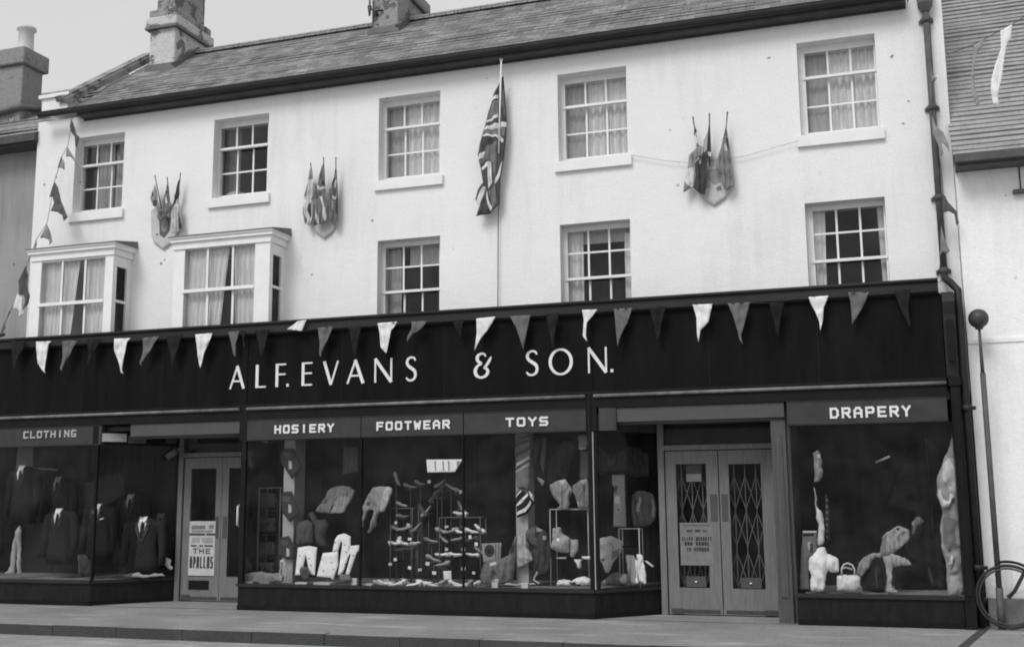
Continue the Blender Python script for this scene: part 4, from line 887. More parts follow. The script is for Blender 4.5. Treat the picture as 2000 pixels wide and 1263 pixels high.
# the big union flag, furled on its pole, with its halyard
UF = empty('union_flag', at(975, 290, y=-.1), 'long union flag hanging furled from a thin pole at the middle of the wall', 'flag')
uz = (3.825, 900, 120)
sheet('flag_cloth', [(318, 105), (326, 200), (345, 470), (335, 600), (320, 740), (295, 880), (290, 1060), (240, 1110), (215, 1140), (150, 1147), (112, 1155), (135, 1080), (108, 1030), (125, 960), (165, 905), (150, 800), (125, 700), (150, 590), (170, 510), (200, 410), (240, 260), (285, 165)], -.14, .085,
    [([(218, 292), (280, 248), (280, 278), (222, 306)], .70), ([(190, 455), (280, 393), (280, 422), (200, 462)], .70), ([(176, 500), (280, 465), (342, 455), (342, 492), (280, 507), (180, 517)], .72), ([(163, 552), (280, 540), (326, 590), (318, 615), (270, 567), (167, 562)], .72), ([(128, 715), (185, 670), (172, 725), (138, 737)], .70), ([(156, 800), (225, 735), (236, 900), (216, 960), (206, 790), (162, 815)], .74), ([(316, 742), (265, 880), (263, 925), (298, 850)], .74), ([(114, 1045), (172, 935), (185, 940), (175, 1000), (122, 1150), (116, 1148), (136, 1082)], .66), ([(200, 965), (215, 1040), (238, 1098), (225, 1122), (195, 1020)], .74),
     ([(241, 312), (284, 292), (278, 390), (204, 440)], .20), ([(182, 522), (338, 500), (330, 560), (168, 545)], .22), ([(192, 640), (278, 600), (262, 880), (240, 760), (186, 735), (152, 775), (150, 752), (190, 700)], .18), ([(228, 955), (264, 935), (276, 1070), (242, 1100), (216, 985)], .19), ([(300, 200), (322, 210), (336, 420), (312, 330)], .16)],
    thick=.03, folds=.020, wl=.10, wr=.012, parent=UF, zoom=uz, smooth=False, h=.013, crease=.008)
a, b, c_, e = at(979, 118, y=-.2), at(974, 300, y=-.2), at(980, 70, y=-.2), at(972, 612, y=-.06)
m_ = MB(); m_.tube([a, b], .012, 8); m_.lathe([(.0, -.01), (.022, .0), (.022, .02), (0, .035)], tuple(a), 8); m_.build('pole', MWHITE, UF)
m_ = MB(); m_.tube([at(980, 92, y=-.3), a + Vector((0, -.015, 0))], .007, 5); m_.tube([b + Vector((.0, .1, -.0)), at(973, 420, y=-.05), Vector((e.x, -.05, 3.98))], .0065, 5); m_.build('halyard', MIRON, UF)

# ------------------------------------------------------------------ bunting
def string(label, cordpts, pens, y, cr_=.004):
    root = empty('bunting', at(*cordpts[0], y=y), label, 'bunting', 'strings of pennants')
    m = MB(); m.tube([at(u, v, y=y) for u, v in cordpts], cr_, 5); m.build('cord', MCORN, root)
    for px, tone in pens:
        yy = y - random.uniform(0, .02)
        sheet('pennant', px, yy, tone, (), thick=.004, folds=.012, wl=.11, wr=.016, parent=root, soft=.02, h=.022)
    return root
WH, GR, DK, BK_ = .74, .145, .021, .013
def tri(u0, v0, u1, v1, ut, vt, b=0.): return [(u0, v0), (u1, v1), (u1 + (ut - u1) * .45 - 2 + b, v1 + (vt - v1) * .5), (ut + 2, vt - 8), (ut + 1, vt), (ut - 2, vt - 6), (u0 + (ut - u0) * .5 + 1 + b, v0 + (vt - v0) * .55)]
main = [(tri(20, 667, 52, 665, 27, 720), DK), ([(70, 667), (100, 666), (95, 672), (91, 695), (86, 722), (88, 729), (83, 724), (73, 709), (72, 690)], WH), (tri(122, 666, 151, 664, 119, 725), GR), (tri(170, 662, 198, 661, 172, 714), DK * .8),
        ([(223, 661), (255, 660), (248, 668), (241, 700), (238, 722), (240, 730), (236, 727), (233, 712), (223, 684)], WH), (tri(279, 660, 310, 656, 275, 715), GR), (tri(325, 655, 356, 653, 337, 715), DK), ([(381, 653), (415, 650), (408, 668), (398, 690), (391, 719), (389, 712), (385, 684)], WH),
        (tri(446, 648, 467, 646, 458, 698, -1), GR), (tri(470, 646, 480, 645, 476, 680), DK), (tri(498, 645, 527, 642, 511, 702), DK), ([(560, 643), (590, 646), (598, 624), (582, 627), (574, 633)], WH), (tri(621, 640, 651, 637, 625, 698), GR), (tri(680, 638, 706, 636, 693, 696), DK),
        ([(737, 631), (776, 628), (764, 645), (757, 676), (754, 690), (743, 678), (741, 650)], WH), ([(804, 628), (834, 626), (824, 641), (806, 652), (794, 668), (796, 656), (804, 642)], GR), (tri(884, 628, 906, 626, 899, 662), DK * .8), ([(930, 622), (968, 618), (955, 640), (937, 663), (927, 684), (929, 670), (931, 650)], WH), ([(995, 617), (1036, 615), (1030, 640), (1022, 682), (1018, 670), (1008, 640)], GR), (tri(1066, 613, 1092, 611, 1079, 682), DK),
        ([(1137, 605), (1167, 604), (1156, 618), (1146, 630), (1144, 655), (1147, 667), (1141, 660), (1138, 656), (1140, 625)], WH), ([(1199, 603), (1235, 601), (1226, 628), (1212, 655), (1206, 676), (1204, 655), (1201, 622)], GR), (tri(1268, 600, 1301, 598, 1285, 668), BK_ * 1.4), ([(1353, 595), (1391, 593), (1384, 628), (1368, 645), (1364, 668), (1361, 650), (1360, 620)], WH), ([(1421, 592), (1465, 590), (1452, 640), (1447, 655), (1451, 674), (1444, 662), (1441, 648), (1431, 615)], GR), (tri(1502, 592, 1532, 590, 1519, 660), BK_ * 1.3),
        ([(1579, 580), (1618, 577), (1609, 600), (1607, 625), (1602, 646), (1600, 628), (1592, 608), (1584, 594)], WH), ([(1656, 571), (1697, 570), (1690, 590), (1676, 615), (1664, 634), (1663, 610), (1661, 588)], GR), (tri(1745, 567, 1778, 565, 1776, 640, -1), BK_ * 1.6)]
cpt = [(4, 664), (55, 668), (110, 665), (200, 661), (215, 659), (300, 657), (381, 653), (430, 648), (520, 643), (560, 643), (590, 646), (640, 639), (740, 631), (830, 628), (860, 628), (960, 619), (1060, 612), (1140, 605), (1240, 603), (1370, 594), (1460, 591), (1500, 592), (1590, 579), (1690, 571), (1760, 566), (1822, 556), (1840, 548)]
string('long string of pale, grey and dark pennants along the top of the black fascia', cpt, main, -.60)
left = [([(138, 232), (143, 240), (148, 260), (155, 268), (150, 288), (152, 291), (147, 285), (146, 268), (139, 258), (136, 248)], .10), ([(131, 287), (140, 300), (148, 315), (154, 328), (146, 316), (138, 306), (128, 306), (129, 296)], .26), ([(119, 305), (126, 318), (126, 332), (120, 328), (112, 328)], .30), ([(106, 354), (113, 366), (119, 392), (132, 424), (124, 432), (121, 420), (112, 414), (99, 412), (105, 396), (103, 384), (96, 385), (101, 370)], .12), ([(91, 437), (97, 450), (102, 472), (96, 478), (95, 468), (86, 464), (79, 465)], .24), ([(70, 468), (72, 476), (66, 498), (62, 490)], .30), ([(50, 520), (54, 538), (53, 560), (58, 578), (55, 593), (44, 604), (49, 585), (46, 576), (37, 575), (36, 548)], .09), ([(34, 574), (45, 582), (42, 596), (46, 612), (36, 618), (37, 606), (25, 602), (28, 590)], .66), ([(22, 604), (19, 612), (14, 620), (16, 610)], .12), ([(8, 630), (10, 640), (4, 650), (3, 644)], .12), ([(-4, 652), (9, 650), (10, 655), (0, 659)], .04)]
string('vertical string of small pennants down the left corner of the white wall', [(142, 228), (133, 284), (122, 304), (107, 352), (92, 436), (72, 466), (53, 516), (40, 570), (22, 604), (8, 635), (0, 656)], left, -.36)
right = [([(1818, 125), (1822, 150), (1830, 152), (1824, 162), (1819, 158)], .20), ([(1820, 226), (1828, 246), (1842, 258), (1852, 280), (1855, 300), (1850, 288), (1838, 276), (1842, 300), (1838, 306), (1832, 282), (1822, 262)], .27), ([(1841, 376), (1852, 395), (1868, 412), (1873, 436), (1868, 440), (1864, 418), (1852, 412), (1841, 416)], .10), ([(1838, 440), (1846, 470), (1855, 490), (1848, 496), (1842, 490), (1836, 500)], .22), ([(1806, 553), (1830, 549), (1832, 568), (1829, 586), (1824, 585), (1827, 572), (1818, 560)], .62)]
string('vertical string of grey pennants blown across the drainpipe at the right end', [(1816, 30), (1820, 125), (1821, 226), (1838, 330), (1842, 376), (1840, 440), (1836, 520), (1830, 549)], right, -.30)
roofp = [([(1977, 48), (1974, 78), (1967, 84), (1962, 112), (1957, 150), (1949, 185), (1951, 204), (1940, 204), (1935, 178), (1936, 155), (1944, 125), (1955, 95), (1954, 60)], .80), ([(1903, 88), (1921, 78), (1918, 92), (1907, 106), (1902, 140), (1904, 172), (1914, 200), (1908, 208), (1898, 185), (1896, 160), (1900, 120)], .30)]
string('two pale pennants on a cord strung across the clay tiled roof', [(1862, 102), (1890, 92), (1921, 78), (1954, 60), (1977, 48), (2030, 15)], roofp, -1.2, .004)
m_ = MB(); m_.tube([at(1233, 303, y=-.05), at(1300, 314, y=-.05), at(1345, 318, y=-.05), at(1450, 306, y=-.05), at(1560, 275, y=-.05)], .004, 5); tag(m_.build('wall_cable', cloth(.5)), 'thin pale cable looping across the wall between the two right top windows', 'cable')

#@@GOODS
A_, B_, C_, D_z, E_, F_, G_z = (3.828, 0, 850), (3.607, 200, 850), (3.715, 450, 840), (3.714, 680, 840), (3.715, 920, 840), (3.715, 1120, 840), (3.3237, 1540, 820)
def strip_on(name, pts, m, parent, t=.006):
    """a flat piece that follows the chest: pts (x, y, z)"""
    n = len(pts); mb = MB(); mb.add(list(pts) + [(x, y + t, z) for x, y, z in pts], [list(range(n)), list(range(2 * n - 1, n - 1, -1))] + [[i, i + n, (i + 1) % n + n, (i + 1) % n] for i in range(n)])
    o = mb.build(name, m, parent); o.matrix_parent_inverse = Matrix.Identity(4); return o
def suit(label, u, v, y, L, tone, shirt=.62, tie=.02, turn=0., sc=1., hanky=None):
    """tailored jacket on a stand: neck at photo pixel u, v; L is its length in metres"""
    o0 = at(u, v, y=y); m = MB(); n = 28; sd_ = random.uniform(0, 40); W = .93 * sc
    prof = [(.0, .060, .060), (.025, .115, .075), (.055, .175, .088), (.10, .222, .10), (.17, .232, .112), (.30, .222, .120), (.45, .205, .118), (.60, .208, .118), (.80, .228, .122), (1., .240, .124)]
    rings = []
    for t, w_, d_ in prof:
        r = []
        for j in range(n):
            a = 2 * math.pi * j / n; c_, s_ = math.cos(a), math.sin(a)
            f = 1 + .05 * noise.noise(Vector((c_ * 2.2, s_ * 2.2 + sd_, t * 4))) * (t > .05) + .03 * math.sin(7 * a + sd_) * max(0, t - .5)
            r.append((W * w_ * f * math.copysign(abs(c_) ** .8, c_), d_ * f * math.copysign(abs(s_) ** .9, s_), -t * L * (1 if t > .06 else 1.0)))
        rings.append(r)
    vs_ = [p for r in rings for p in r]
    m.add(vs_, [(i * n + j, i * n + (j + 1) % n, (i + 1) * n + (j + 1) % n, (i + 1) * n + j) for i in range(len(prof) - 1) for j in range(n)] + [tuple(range(n)), tuple(range(len(prof) * n - 1, (len(prof) - 1) * n - 1, -1))], 0, True)
    for s_ in (-1, 1):
        m.tube([(s_ * .185 * W, .0, -.09 * L), (s_ * .238 * W, .0, -.15 * L), (s_ * .272 * W, -.005, -.36 * L), (s_ * .285 * W, -.02, -.60 * L), (s_ * .282 * W, -.055, -.86 * L)], [.062, .076, .070, .060, .052], 12)
    e = m.build('suit', cloth(tone)); tag(e, label, 'suit', 'menswear in the clothing window'); e.location = o0; e.rotation_euler = (0, 0, turn)
    q = lambda x, z: (x * W, -.128 - .004 * (z < -.2) + .055 * max(0, 1 + z / .10), z)
    lap = cloth(tone * 1.9 + .006)
    for s_ in (-1, 1):
        strip_on('lapel', [q(s_ * .055, -.005), q(s_ * .115, -.10), q(s_ * .085, -.125), q(s_ * .110, -.15), q(s_ * .012, -.36), q(s_ * .004, -.33), q(s_ * .062, -.10)], lap, e)
    if shirt: strip_on('shirt_front', [(x, yy + .008, z) for x, yy, z in (q(-.058, .012), q(.058, .012), q(.058, -.10), q(.006, -.31), q(-.006, -.31), q(-.058, -.10))], cloth(shirt), e); strip_on('shirt_collar', [(x, yy - .006, z) for x, yy, z in (q(-.055, .022), q(.0, -.03), q(.055, .022), q(.052, -.045), q(.016, -.075), q(0, -.038), q(-.016, -.075), q(-.052, -.045))], cloth(min(.8, shirt * 1.2)), e)
    if shirt and tie: strip_on('tie', [(x, yy - .001, z) for x, yy, z in (q(-.016, -.032), q(.016, -.032), q(.012, -.06), q(.030, -.28), q(0, -.32), q(-.030, -.28), q(-.012, -.06))], cloth(tie), e)
    if hanky: strip_on('pocket_square', [q(.095, -.205), q(.165, -.19), q(.165, -.205), q(.095, -.222)], cloth(hanky), e)
    b = MB()
    for z in (-.42, -.52): b.tube([(.0, -.135, z), (.0, -.124, z)], .010, 8)
    b.build('buttons', cloth(.05), e).matrix_parent_inverse = Matrix.Identity(4)
    return e
suit('dark suit jacket with white shirt, tallest at the left end of the clothing window', 50, 910, -.10, .88, .012, .75, .015)
goods('backing_card', 'pale upright card behind the tallest jacket in the clothing window', 'card', [(130, 92), (250, 85), (245, 240), (120, 250)], .12, .20, zoom=A_, thick=.006, wr=.001)
suit('black jacket with dim collar standing behind, second in the clothing window', 121, 932, .22, .80, .010, .22, .01)
m_ = MB(); m_.tube([at(65, 914, y=.0), at(112, 917, y=.0)], .008, 6); tag(m_.build('hanging_rail', cloth(.25)), 'short pale rail over the shoulder of the tallest dark jacket', 'rail')
suit('charcoal suit with white collar low in the middle of the clothing window', 122, 994, -.02, .82, .017, .72, .015)
suit('black suit with white pocket square near the window corner', 198, 985, -.06, .80, .012, .50, .012, 0, 1, .6)
suit('dark jacket with dim collar set high behind the pocket square suit', 262, 966, .42, .80, .010, .16, .01)
goods('trousers', 'pale folded trousers standing beneath the tallest dark jacket', 'trousers', [(150, 668), (155, 700), (160, 1040), (130, 1040), (125, 800), (112, 1040), (30, 1035), (65, 1000), (110, 760), (125, 700)], -.2, .34, zoom=A_, thick=.04, folds=.01, wl=.05)
goods('carton', 'grey carton standing on the floor of the clothing window', 'box', [(585, 890), (690, 880), (700, 1050), (600, 1055)], -.12, .045, [([(585, 890), (612, 890), (618, 1055), (600, 1055)], .09)], zoom=A_, thick=.10, wr=.002)
goods('curtain_panel', 'grey hanging cloth behind the suits near the window corner', 'cloth', [(580, 380), (700, 330), (780, 300), (930, 260), (930, 450), (800, 520), (640, 560), (580, 580)], .4, .035, zoom=A_, thick=.02, folds=.02, wl=.14)
suit('dark grey overcoat with white collar at the end of the clothing window', 284, 1010, .12, .82, .026, .60, .02, .25, 1.1)
suit('dark jacket half hidden between the grey overcoat and the first doorway', 318, 1003, .52, .80, .014, .10, .01, .3)
goods('paper_roll', 'white roll of paper leaning in the corner beside the first doorway', 'roll', [(415, 885), (450, 855), (485, 875), (480, 905), (495, 925), (488, 945), (465, 935)], .28, .70, [([(470, 905), (492, 925), (488, 945), (462, 930)], .45)], zoom=B_, thick=.07)
goods('paper_sheet', 'crumpled pale paper along the floor beneath the grey overcoat', 'paper', [(140, 985), (200, 970), (260, 965), (280, 985), (420, 970), (440, 990), (300, 1002), (180, 1005)], -.02, .30, zoom=B_, thick=.05, wr=.02)
m_ = MB(); p = at(327, 892, y=.2); q = at(346, 880, y=.2); m_.tube([p, q], [.05, .045], 12); m_.tube([q, q + Vector((.10, 0, .08))], .015, 6); tag(m_.build('spot_lamp', cloth(.14)), 'small hanging spot lamp above the overcoat in the corner window', 'lamp')
# hosiery and footwear window
def pillar(label, u0, u1, u2, y, v0, v1):
    t0, t1 = at(u0, v0, y=y), at(u1, v0, y=y); m = MB(); z0 = ZS - .004
    b0, b1 = at(u0, v1, y=y), at(u1, v1, y=y); x0, x1 = (t0.x + b0.x) / 2, (t1.x + b1.x) / 2
    m.box(x0, x1, y, y + .30, z0, 2.60); return tag(m.build('pillar', mat('pillar_distemper_%d' % u0, .36, .8, .12, 5, .1, 40, .2)), label, 'pillar')
pillar('square pale pillar behind the diamond shaped cards in the hosiery window', 553, 574, 590, -.12, 860, 1120)
dl = ['topmost diamond card hung down the pale pillar in the hosiery window', 'middle diamond card hung down the pale pillar in the hosiery window', 'lowest diamond card on the pale pillar, above the hosiery packets']
for lab, px in zip(dl, ([(395, 130), (455, 130), (520, 270), (445, 352), (405, 290), (362, 220), (365, 160)], [(385, 445), (445, 440), (500, 600), (430, 665), (380, 600), (368, 480)], [(365, 775), (425, 765), (468, 850), (465, 925), (415, 935), (350, 905), (345, 830)])):
    cx = sum(p[0] for p in px) / len(px); cy = sum(p[1] for p in px) / len(px)
    goods('display_card', lab, 'card', px, -.19, .05, [([(cx + 8, cy - 5), (cx + 28, cy + 5), (cx + 30, cy + 55), (cx + 8, cy + 60)], .45), ([(cx - 30, cy - 60), (cx + 15, cy - 62), (cx + 20, cy - 20), (cx - 25, cy - 25)], .085)], 'diamond cards on the pillar', zoom=C_, thick=.02, wr=.004)
goods('hanging_cloth', 'grey hanging cloth panel at the upper right of the hosiery window', 'cloth', [(822, 110), (930, 120), (922, 300), (815, 318)], .05, .075, zoom=C_, thick=.012, folds=.006)
goods('shirt', 'pair of grey shirts tilted on a stand in the hosiery window', 'shirt', [(690, 420), (760, 400), (830, 405), (880, 440), (825, 600), (720, 602), (612, 590), (660, 500)], -.1, .17, [([(715, 600), (760, 480), (768, 480), (728, 600)], .06), ([(650, 500), (700, 490), (690, 530), (650, 535)], .10), ([(770, 480), (850, 480), (820, 598), (730, 600)], .26)], zoom=C_, thick=.04, folds=.012, wl=.05, lean=.35)
goods('knitted_hat', 'round dark grey knitted hat, at left of the pair above the white stockings', 'hat', [(480, 720), (500, 660), (560, 645), (605, 680), (600, 830), (480, 835)], -.12, .085, group='knitted hats', zoom=C_, thick=.10, wr=.012)
goods('knitted_hat', 'taller dark grey knitted hat, nearer the tilted shirts', 'hat', [(565, 610), (600, 590), (640, 650), (690, 640), (715, 700), (690, 780), (700, 850), (620, 835), (610, 700)], -.06, .065, group='knitted hats', zoom=C_, thick=.10, wr=.012)
sk = [('widest white stocking form with a narrow slit, left of the hosiery row', [(478, 850), (560, 838), (618, 850), (612, 1050), (575, 1045), (560, 990), (540, 905), (525, 990), (515, 1050), (470, 1050)]), ('slanted white stocking form lying in front of the tall one', [(660, 890), (770, 880), (775, 980), (745, 1085), (725, 1068), (625, 1060), (640, 980)]), ('tallest white stocking form with a rounded top', [(745, 790), (765, 760), (810, 748), (858, 770), (860, 835), (840, 930), (805, 1050), (778, 1050), (790, 940), (800, 815), (788, 815), (770, 880), (730, 885)]), ('right hand white stocking form with two legs, by the glazing bar', [(860, 838), (922, 832), (925, 868), (905, 900), (860, 1058), (832, 1050), (865, 905), (855, 900), (815, 1030), (790, 1040)])]
for lab, px in sk:
    cx = sum(p[0] for p in px) / len(px); cy = sum(p[1] for p in px) / len(px)
    goods('stocking_form', lab, 'stockings', px, -.30 if 'tallest' not in lab else -.26, .82, [([(cx + dx, cy + dy), (cx + dx + 12, cy + dy + 3), (cx + dx + 9, cy + dy + 13), (cx + dx - 3, cy + dy + 9)], .30) for dx, dy in ((-50, -60), (20, -40), (-35, 20), (35, 10))], 'white stocking forms', zoom=C_, thick=.02, wr=.006, lean=.12)
goods('glove', 'pale pair of gloves at the foot of the hosiery pillar', 'gloves', [(362, 940), (395, 935), (412, 980), (408, 1080), (398, 1080), (395, 980), (380, 960), (370, 985), (368, 1092), (354, 1092)], -.32, .50, zoom=C_, thick=.025)
goods('stockings', 'light patterned stockings draped aslant beside the glazing bar', 'stockings', [(180, 415), (235, 405), (290, 402), (325, 425), (290, 530), (258, 595), (225, 590), (205, 680), (180, 725), (145, 745), (170, 640), (190, 580), (150, 575), (120, 640), (100, 715), (92, 690), (110, 600), (110, 545), (140, 470)], -.25, .30, [([(280, 405), (325, 425), (262, 590), (232, 580)], .50), ([(150, 575), (190, 580), (110, 710), (95, 690)], .15), ([(215, 590), (240, 590), (185, 725), (150, 740)], .17), ([(135, 520), (165, 515), (160, 545), (135, 545)], .08)], zoom=D_z, thick=.03, folds=.012, wl=.04)
goods('price_board', 'bright white notice with dark strokes hanging high in the footwear window', 'notice', [(567, 212), (828, 210), (775, 302), (575, 306)], -.28, .84, [([(625 + k, 222), (637 + k, 222), (640 + k, 292), (630 + k, 292)], .28) for k in (0, 58, 98)] + [([(785, 225), (815, 222), (795, 262), (790, 262)], .30)], zoom=D_z, thick=.006, wr=.001)
def wire_rack(label, u0, u1, v0, v1, y, shelves, feet=True, d=.22, mm=None):
    a, b = at(u0, v1, y=y), at(u1, v0, y=y); z0 = ZS - .004; o = empty('wire_stand', ((a.x + b.x) / 2, y + d / 2, z0), label, 'stand', 'wire display stands')
    m = MB()
    for x in (a.x, b.x):
        for yy in (y, y + d): m.tube([(x, yy, z0), (x, yy, b.z)], .007, 6)
    m.tube([(a.x, y, b.z), (b.x, y, b.z), (b.x, y + d, b.z), (a.x, y + d, b.z)], .007, 6, True); m.build('frame', mm or MCHROME, o)
    for v in shelves:
        z = at((u0 + u1) / 2, v, y=y).z; m = MB(); m.box(a.x, b.x, y, y + d, z - .012, z); m.build('shelf', MDARKP, o)
    return o
dimchrome = mat('tarnished_wire', .12, .5, .3, 8, .1, 40, .4)
wire_rack('four tier wire stand at the left end of the hosiery window', 503, 548, 952, 1125, -.02, (996, 1043, 1088, 1122), mm=dimchrome)
for k, (v, vv) in enumerate(((1000, 962), (1046, 1012), (1090, 1058), (1126, 1098))):
    goods('folded_garment', ['dark folded garment on the top shelf of the four tier stand', 'grey folded garment on the second shelf of the four tier stand', 'dark folded garment on the third shelf of the four tier stand', 'pale grey folded garment at the bottom of the four tier stand'][k], 'garment', rect(507 - k * 2, vv, 540 - k, v - 6), .05, (.03, .045, .04, .07)[k], group='folded garments on the wire stand', thick=.05, folds=.012, wl=.06)
wire_rack('tall narrow wire shoe stand in the footwear window', 762, 805, 992, 1128, -.05, (1037, 1066, 1096), mm=dimchrome)
wire_rack('wide low wire shoe stand right of the tall narrow one', 858, 938, 1010, 1128, .05, (1043, 1058, 1088), mm=dimchrome)
# shoes: one built, then copied with its parts
def shoe_mesh():
    up = MB(); n = 12; rows = []
    secs = [(-.118, .026, .078, .060), (-.095, .030, .085, .030), (-.06, .031, .082, .022), (-.03, .031, .060, .015), (.0, .034, .046, .010), (.04, .040, .040, .006), (.075, .040, .032, .006), (.10, .031, .024, .007), (.118, .010, .016, .009)]
    vs_ = []
    for x, w_, h_, b_ in secs:
        for j in range(n): t = 2 * math.pi * j / n; vs_.append((x, w_ * math.cos(t), b_ + (h_ - b_) * (.5 + .5 * math.sin(t))))
    fs = [(i * n + j, i * n + (j + 1) % n, (i + 1) * n + (j + 1) % n, (i + 1) * n + j) for i in range(len(secs) - 1) for j in range(n)] + [tuple(range(n)), tuple(range(len(secs) * n - 1, (len(secs) - 1) * n - 1, -1))]
    up.add(vs_, fs, 0, True)
    he = MB(); he.tube([(-.098, 0, .05), (-.090, 0, 0)], [.024, .014], 8); he.box(-.02, .11, -.036, .036, .0, .008); return up, he
shoe_tones = {'pale': cloth(.84), 'grey': cloth(.36), 'dark': cloth(.10)}
shoe_src = {}
zf = ZS - .004
SH = [(785, 989, -.0, 0, 'grey', 'top'), (776, 1036, 0, 0, 'grey', 'tall'), (789, 1036, 0, 0, 'grey', 'tall'), (773, 1064, 0, 10, 'pale', 'tall'), (787, 1063, 0, 0, 'pale', 'tall'), (812, 1064, 0, 20, 'pale', 'peg'), (815, 1034, 0, 50, 'grey', 'peg'), (773, 938, .2, -50, 'grey', 'back'), (801, 953, .3, 0, 'grey', 'back'), (820, 947, .3, 0, 'grey', 'back'), (862, 947, .3, 40, 'grey', 'back'), (862, 958, .3, 60, 'dark', 'back'), (880, 955, .3, 40, 'grey', 'back'), (853, 970, .3, 60, 'dark', 'back'), (823, 998, .2, 60, 'dark', 'back'), (836, 1000, .2, 60, 'grey', 'back'), (898, 992, .2, 70, 'grey', 'back'), (898, 1006, .2, 20, 'pale', 'back'), (787, 1011, .1, 10, 'grey', 'back'), (786, 1075, .1, 0, 'grey', 'back'), (802, 1074, .1, 0, 'grey', 'back'), (842, 1059, .2, 0, 'grey', 'back'),
      (865, 1041, .1, 0, 'grey', 'wide'), (880, 1041, .1, 0, 'grey', 'wide'), (895, 1041, .1, 0, 'pale', 'wide'), (922, 1041, .1, 0, 'pale', 'wide'), (935, 1034, .1, 45, 'pale', 'wide'), (866, 1056, .1, -20, 'grey', 'wide'), (895, 1056, .1, 0, 'grey', 'wide'), (922, 1056, .1, 0, 'dark', 'wide'), (862, 1086, .1, 15, 'pale', 'wide'), (890, 1086, .1, 10, 'pale', 'wide'), (922, 1086, .1, 20, 'pale', 'wide'), (936, 1078, .1, 40, 'grey', 'wide'), (846, 1095, .0, -10, 'grey', 'low'), (864, 1106, .0, 0, 'grey', 'low')]
FL = [(743, 'grey'), (752, 'pale'), (764, 'grey'), (773, 'pale'), (783, 'pale'), (795, 'grey'), (808, 'pale'), (818, 'grey'), (830, 'pale'), (842, 'pale'), (854, 'grey'), (888, 'pale'), (900, 'pale'), (912, 'grey'), (925, 'pale')]
for k, (u, t) in enumerate(FL): SH.append((u, 1136 - (k % 3) * 7, -.38 + (k % 3) * .16, random.uniform(-12, 12), t, 'floor'))
where = {'top': 'shoe alone on top of the tall narrow wire stand', 'tall': '%s shoe on a shelf of the tall narrow wire stand', 'peg': '%s shoe beside the tall narrow stand', 'back': '%s shoe pegged on the dark back of the footwear window', 'wide': '%s shoe on a shelf of the wide low stand', 'low': '%s shoe low down left of the wide stand', 'floor': '%s shoe in the crowded row along the window floor'}
PS = empty('peg_stand', (at(860, 1000, y=.3).x, .32, ZS - .004), 'thin dark wire stand holding the shoes at the back of the footwear window', 'stand')
for u, v, y, rot, tone, w_ in SH:
    if w_ in ('back', 'peg', 'low'):
        p = at(u, v, y=y); r_ = MB(); r_.tube([(p.x, y + .02, ZS - .004), (p.x, y + .02, p.z - .01)], .0045, 5); r_.box(p.x - .05, p.x + .05, y - .02, y + .06, p.z - .016, p.z - .010); r_.build('peg', dimchrome, PS)
for u, v, y, rot, tone, w_ in SH:
    if tone not in shoe_src:
        up, he = shoe_mesh(); o = up.build('shoe', shoe_tones[tone]); hl = he.build('heel', shoe_tones['dark' if tone != 'pale' else 'grey'], o); shoe_src[tone] = o
    else:
        o = shoe_src[tone].copy(); COL.objects.link(o)
        for ch in list(shoe_src[tone].children): c_ = ch.copy(); COL.objects.link(c_); c_.parent = o
    lab = where[w_] % tone if '%s' in where[w_] else where[w_]
    tag(o, lab, 'shoe', 'shoes in the footwear window: ' + lab)
    p = at(u, v, y=y)
    if w_ == 'floor': p.z = zf
    o.location = p; s = random.uniform(.82, 1.0); o.scale = (s, s, s); o.rotation_euler = (random.uniform(-.15, .15), -R(rot), random.choice((0, math.pi)) + random.uniform(-.5, .5))
for k, (u, v, y) in enumerate([(773, 1020, -.08), (797, 1024, -.08), (780, 1050, -.08), (800, 1052, -.08), (762, 1101, -.3), (772, 1092, -.28), (800, 1108, -.2), (820, 1112, -.2), (835, 1100, -.2), (848, 1118, -.3), (872, 1028, .02), (905, 1030, .02), (918, 1048, .02), (872, 1072, .02), (905, 1072, .02), (930, 1062, .02), (905, 1110, -.2), (925, 1118, -.25), (838, 940, .2), (900, 960, .2)]):
    p = at(u, v, y=y); m_ = MB(); a_ = random.uniform(-.25, .25); w_, h_ = random.uniform(.018, .03), random.uniform(.014, .024)
    m_.add([(p.x + sx_ * w_ + a_ * sz_ * h_, y + yy_, p.z + sz_ * h_ - a_ * sx_ * w_) for yy_ in (0, .003) for sx_, sz_ in ((-1, -1), (1, -1), (1, 1), (-1, 1))], [(0, 1, 2, 3), (7, 6, 5, 4), (0, 4, 5, 1), (1, 5, 6, 2), (2, 6, 7, 3), (3, 7, 4, 0)])
    tag(m_.build('price_ticket', cloth((.75, .5, .62)[k % 3])), 'tiny pale price ticket among the shoes', 'ticket', 'tiny price tickets among the shoes')
goods('price_ticket', 'square white ticket standing in front of the wide shoe stand', 'ticket', [(690, 1020), (748, 1018), (750, 1085), (695, 1085)], -.30, .72, zoom=D_z, thick=.01, wr=.001)
def packet(label, u, v, y, w_, d_, h_, tone, rz):
    p = at(u, v, y=y); z = ZS - .0045; mb = MB(); mb.box(-w_ / 2, w_ / 2, -d_ / 2, d_ / 2, 0, h_); mb.box(-w_ * .5 - .002, w_ * .5 + .002, -d_ / 2 - .002, d_ / 2 + .002, h_ * .62, h_ * 1.02)
    o = mb.build('packet', [cloth(tone)]); bv = o.modifiers.new('bevel', 'BEVEL'); bv.width = .004; bv.segments = 2
    o.location = (p.x, y, z); o.rotation_euler = (0, 0, rz); tag(o, label, 'packet', 'packets along the window floors')
packet('flat pale packet lying under the widest white stocking form', 590, 1130, -.34, .16, .10, .03, .62, .2)
packet('long pale packet under the slanted white stocking form', 633, 1134, -.36, .26, .12, .035, .5, -.1)
packet('small white packet upright near the first glazing bar', 692, 1128, -.33, .07, .04, .09, .74, .3)
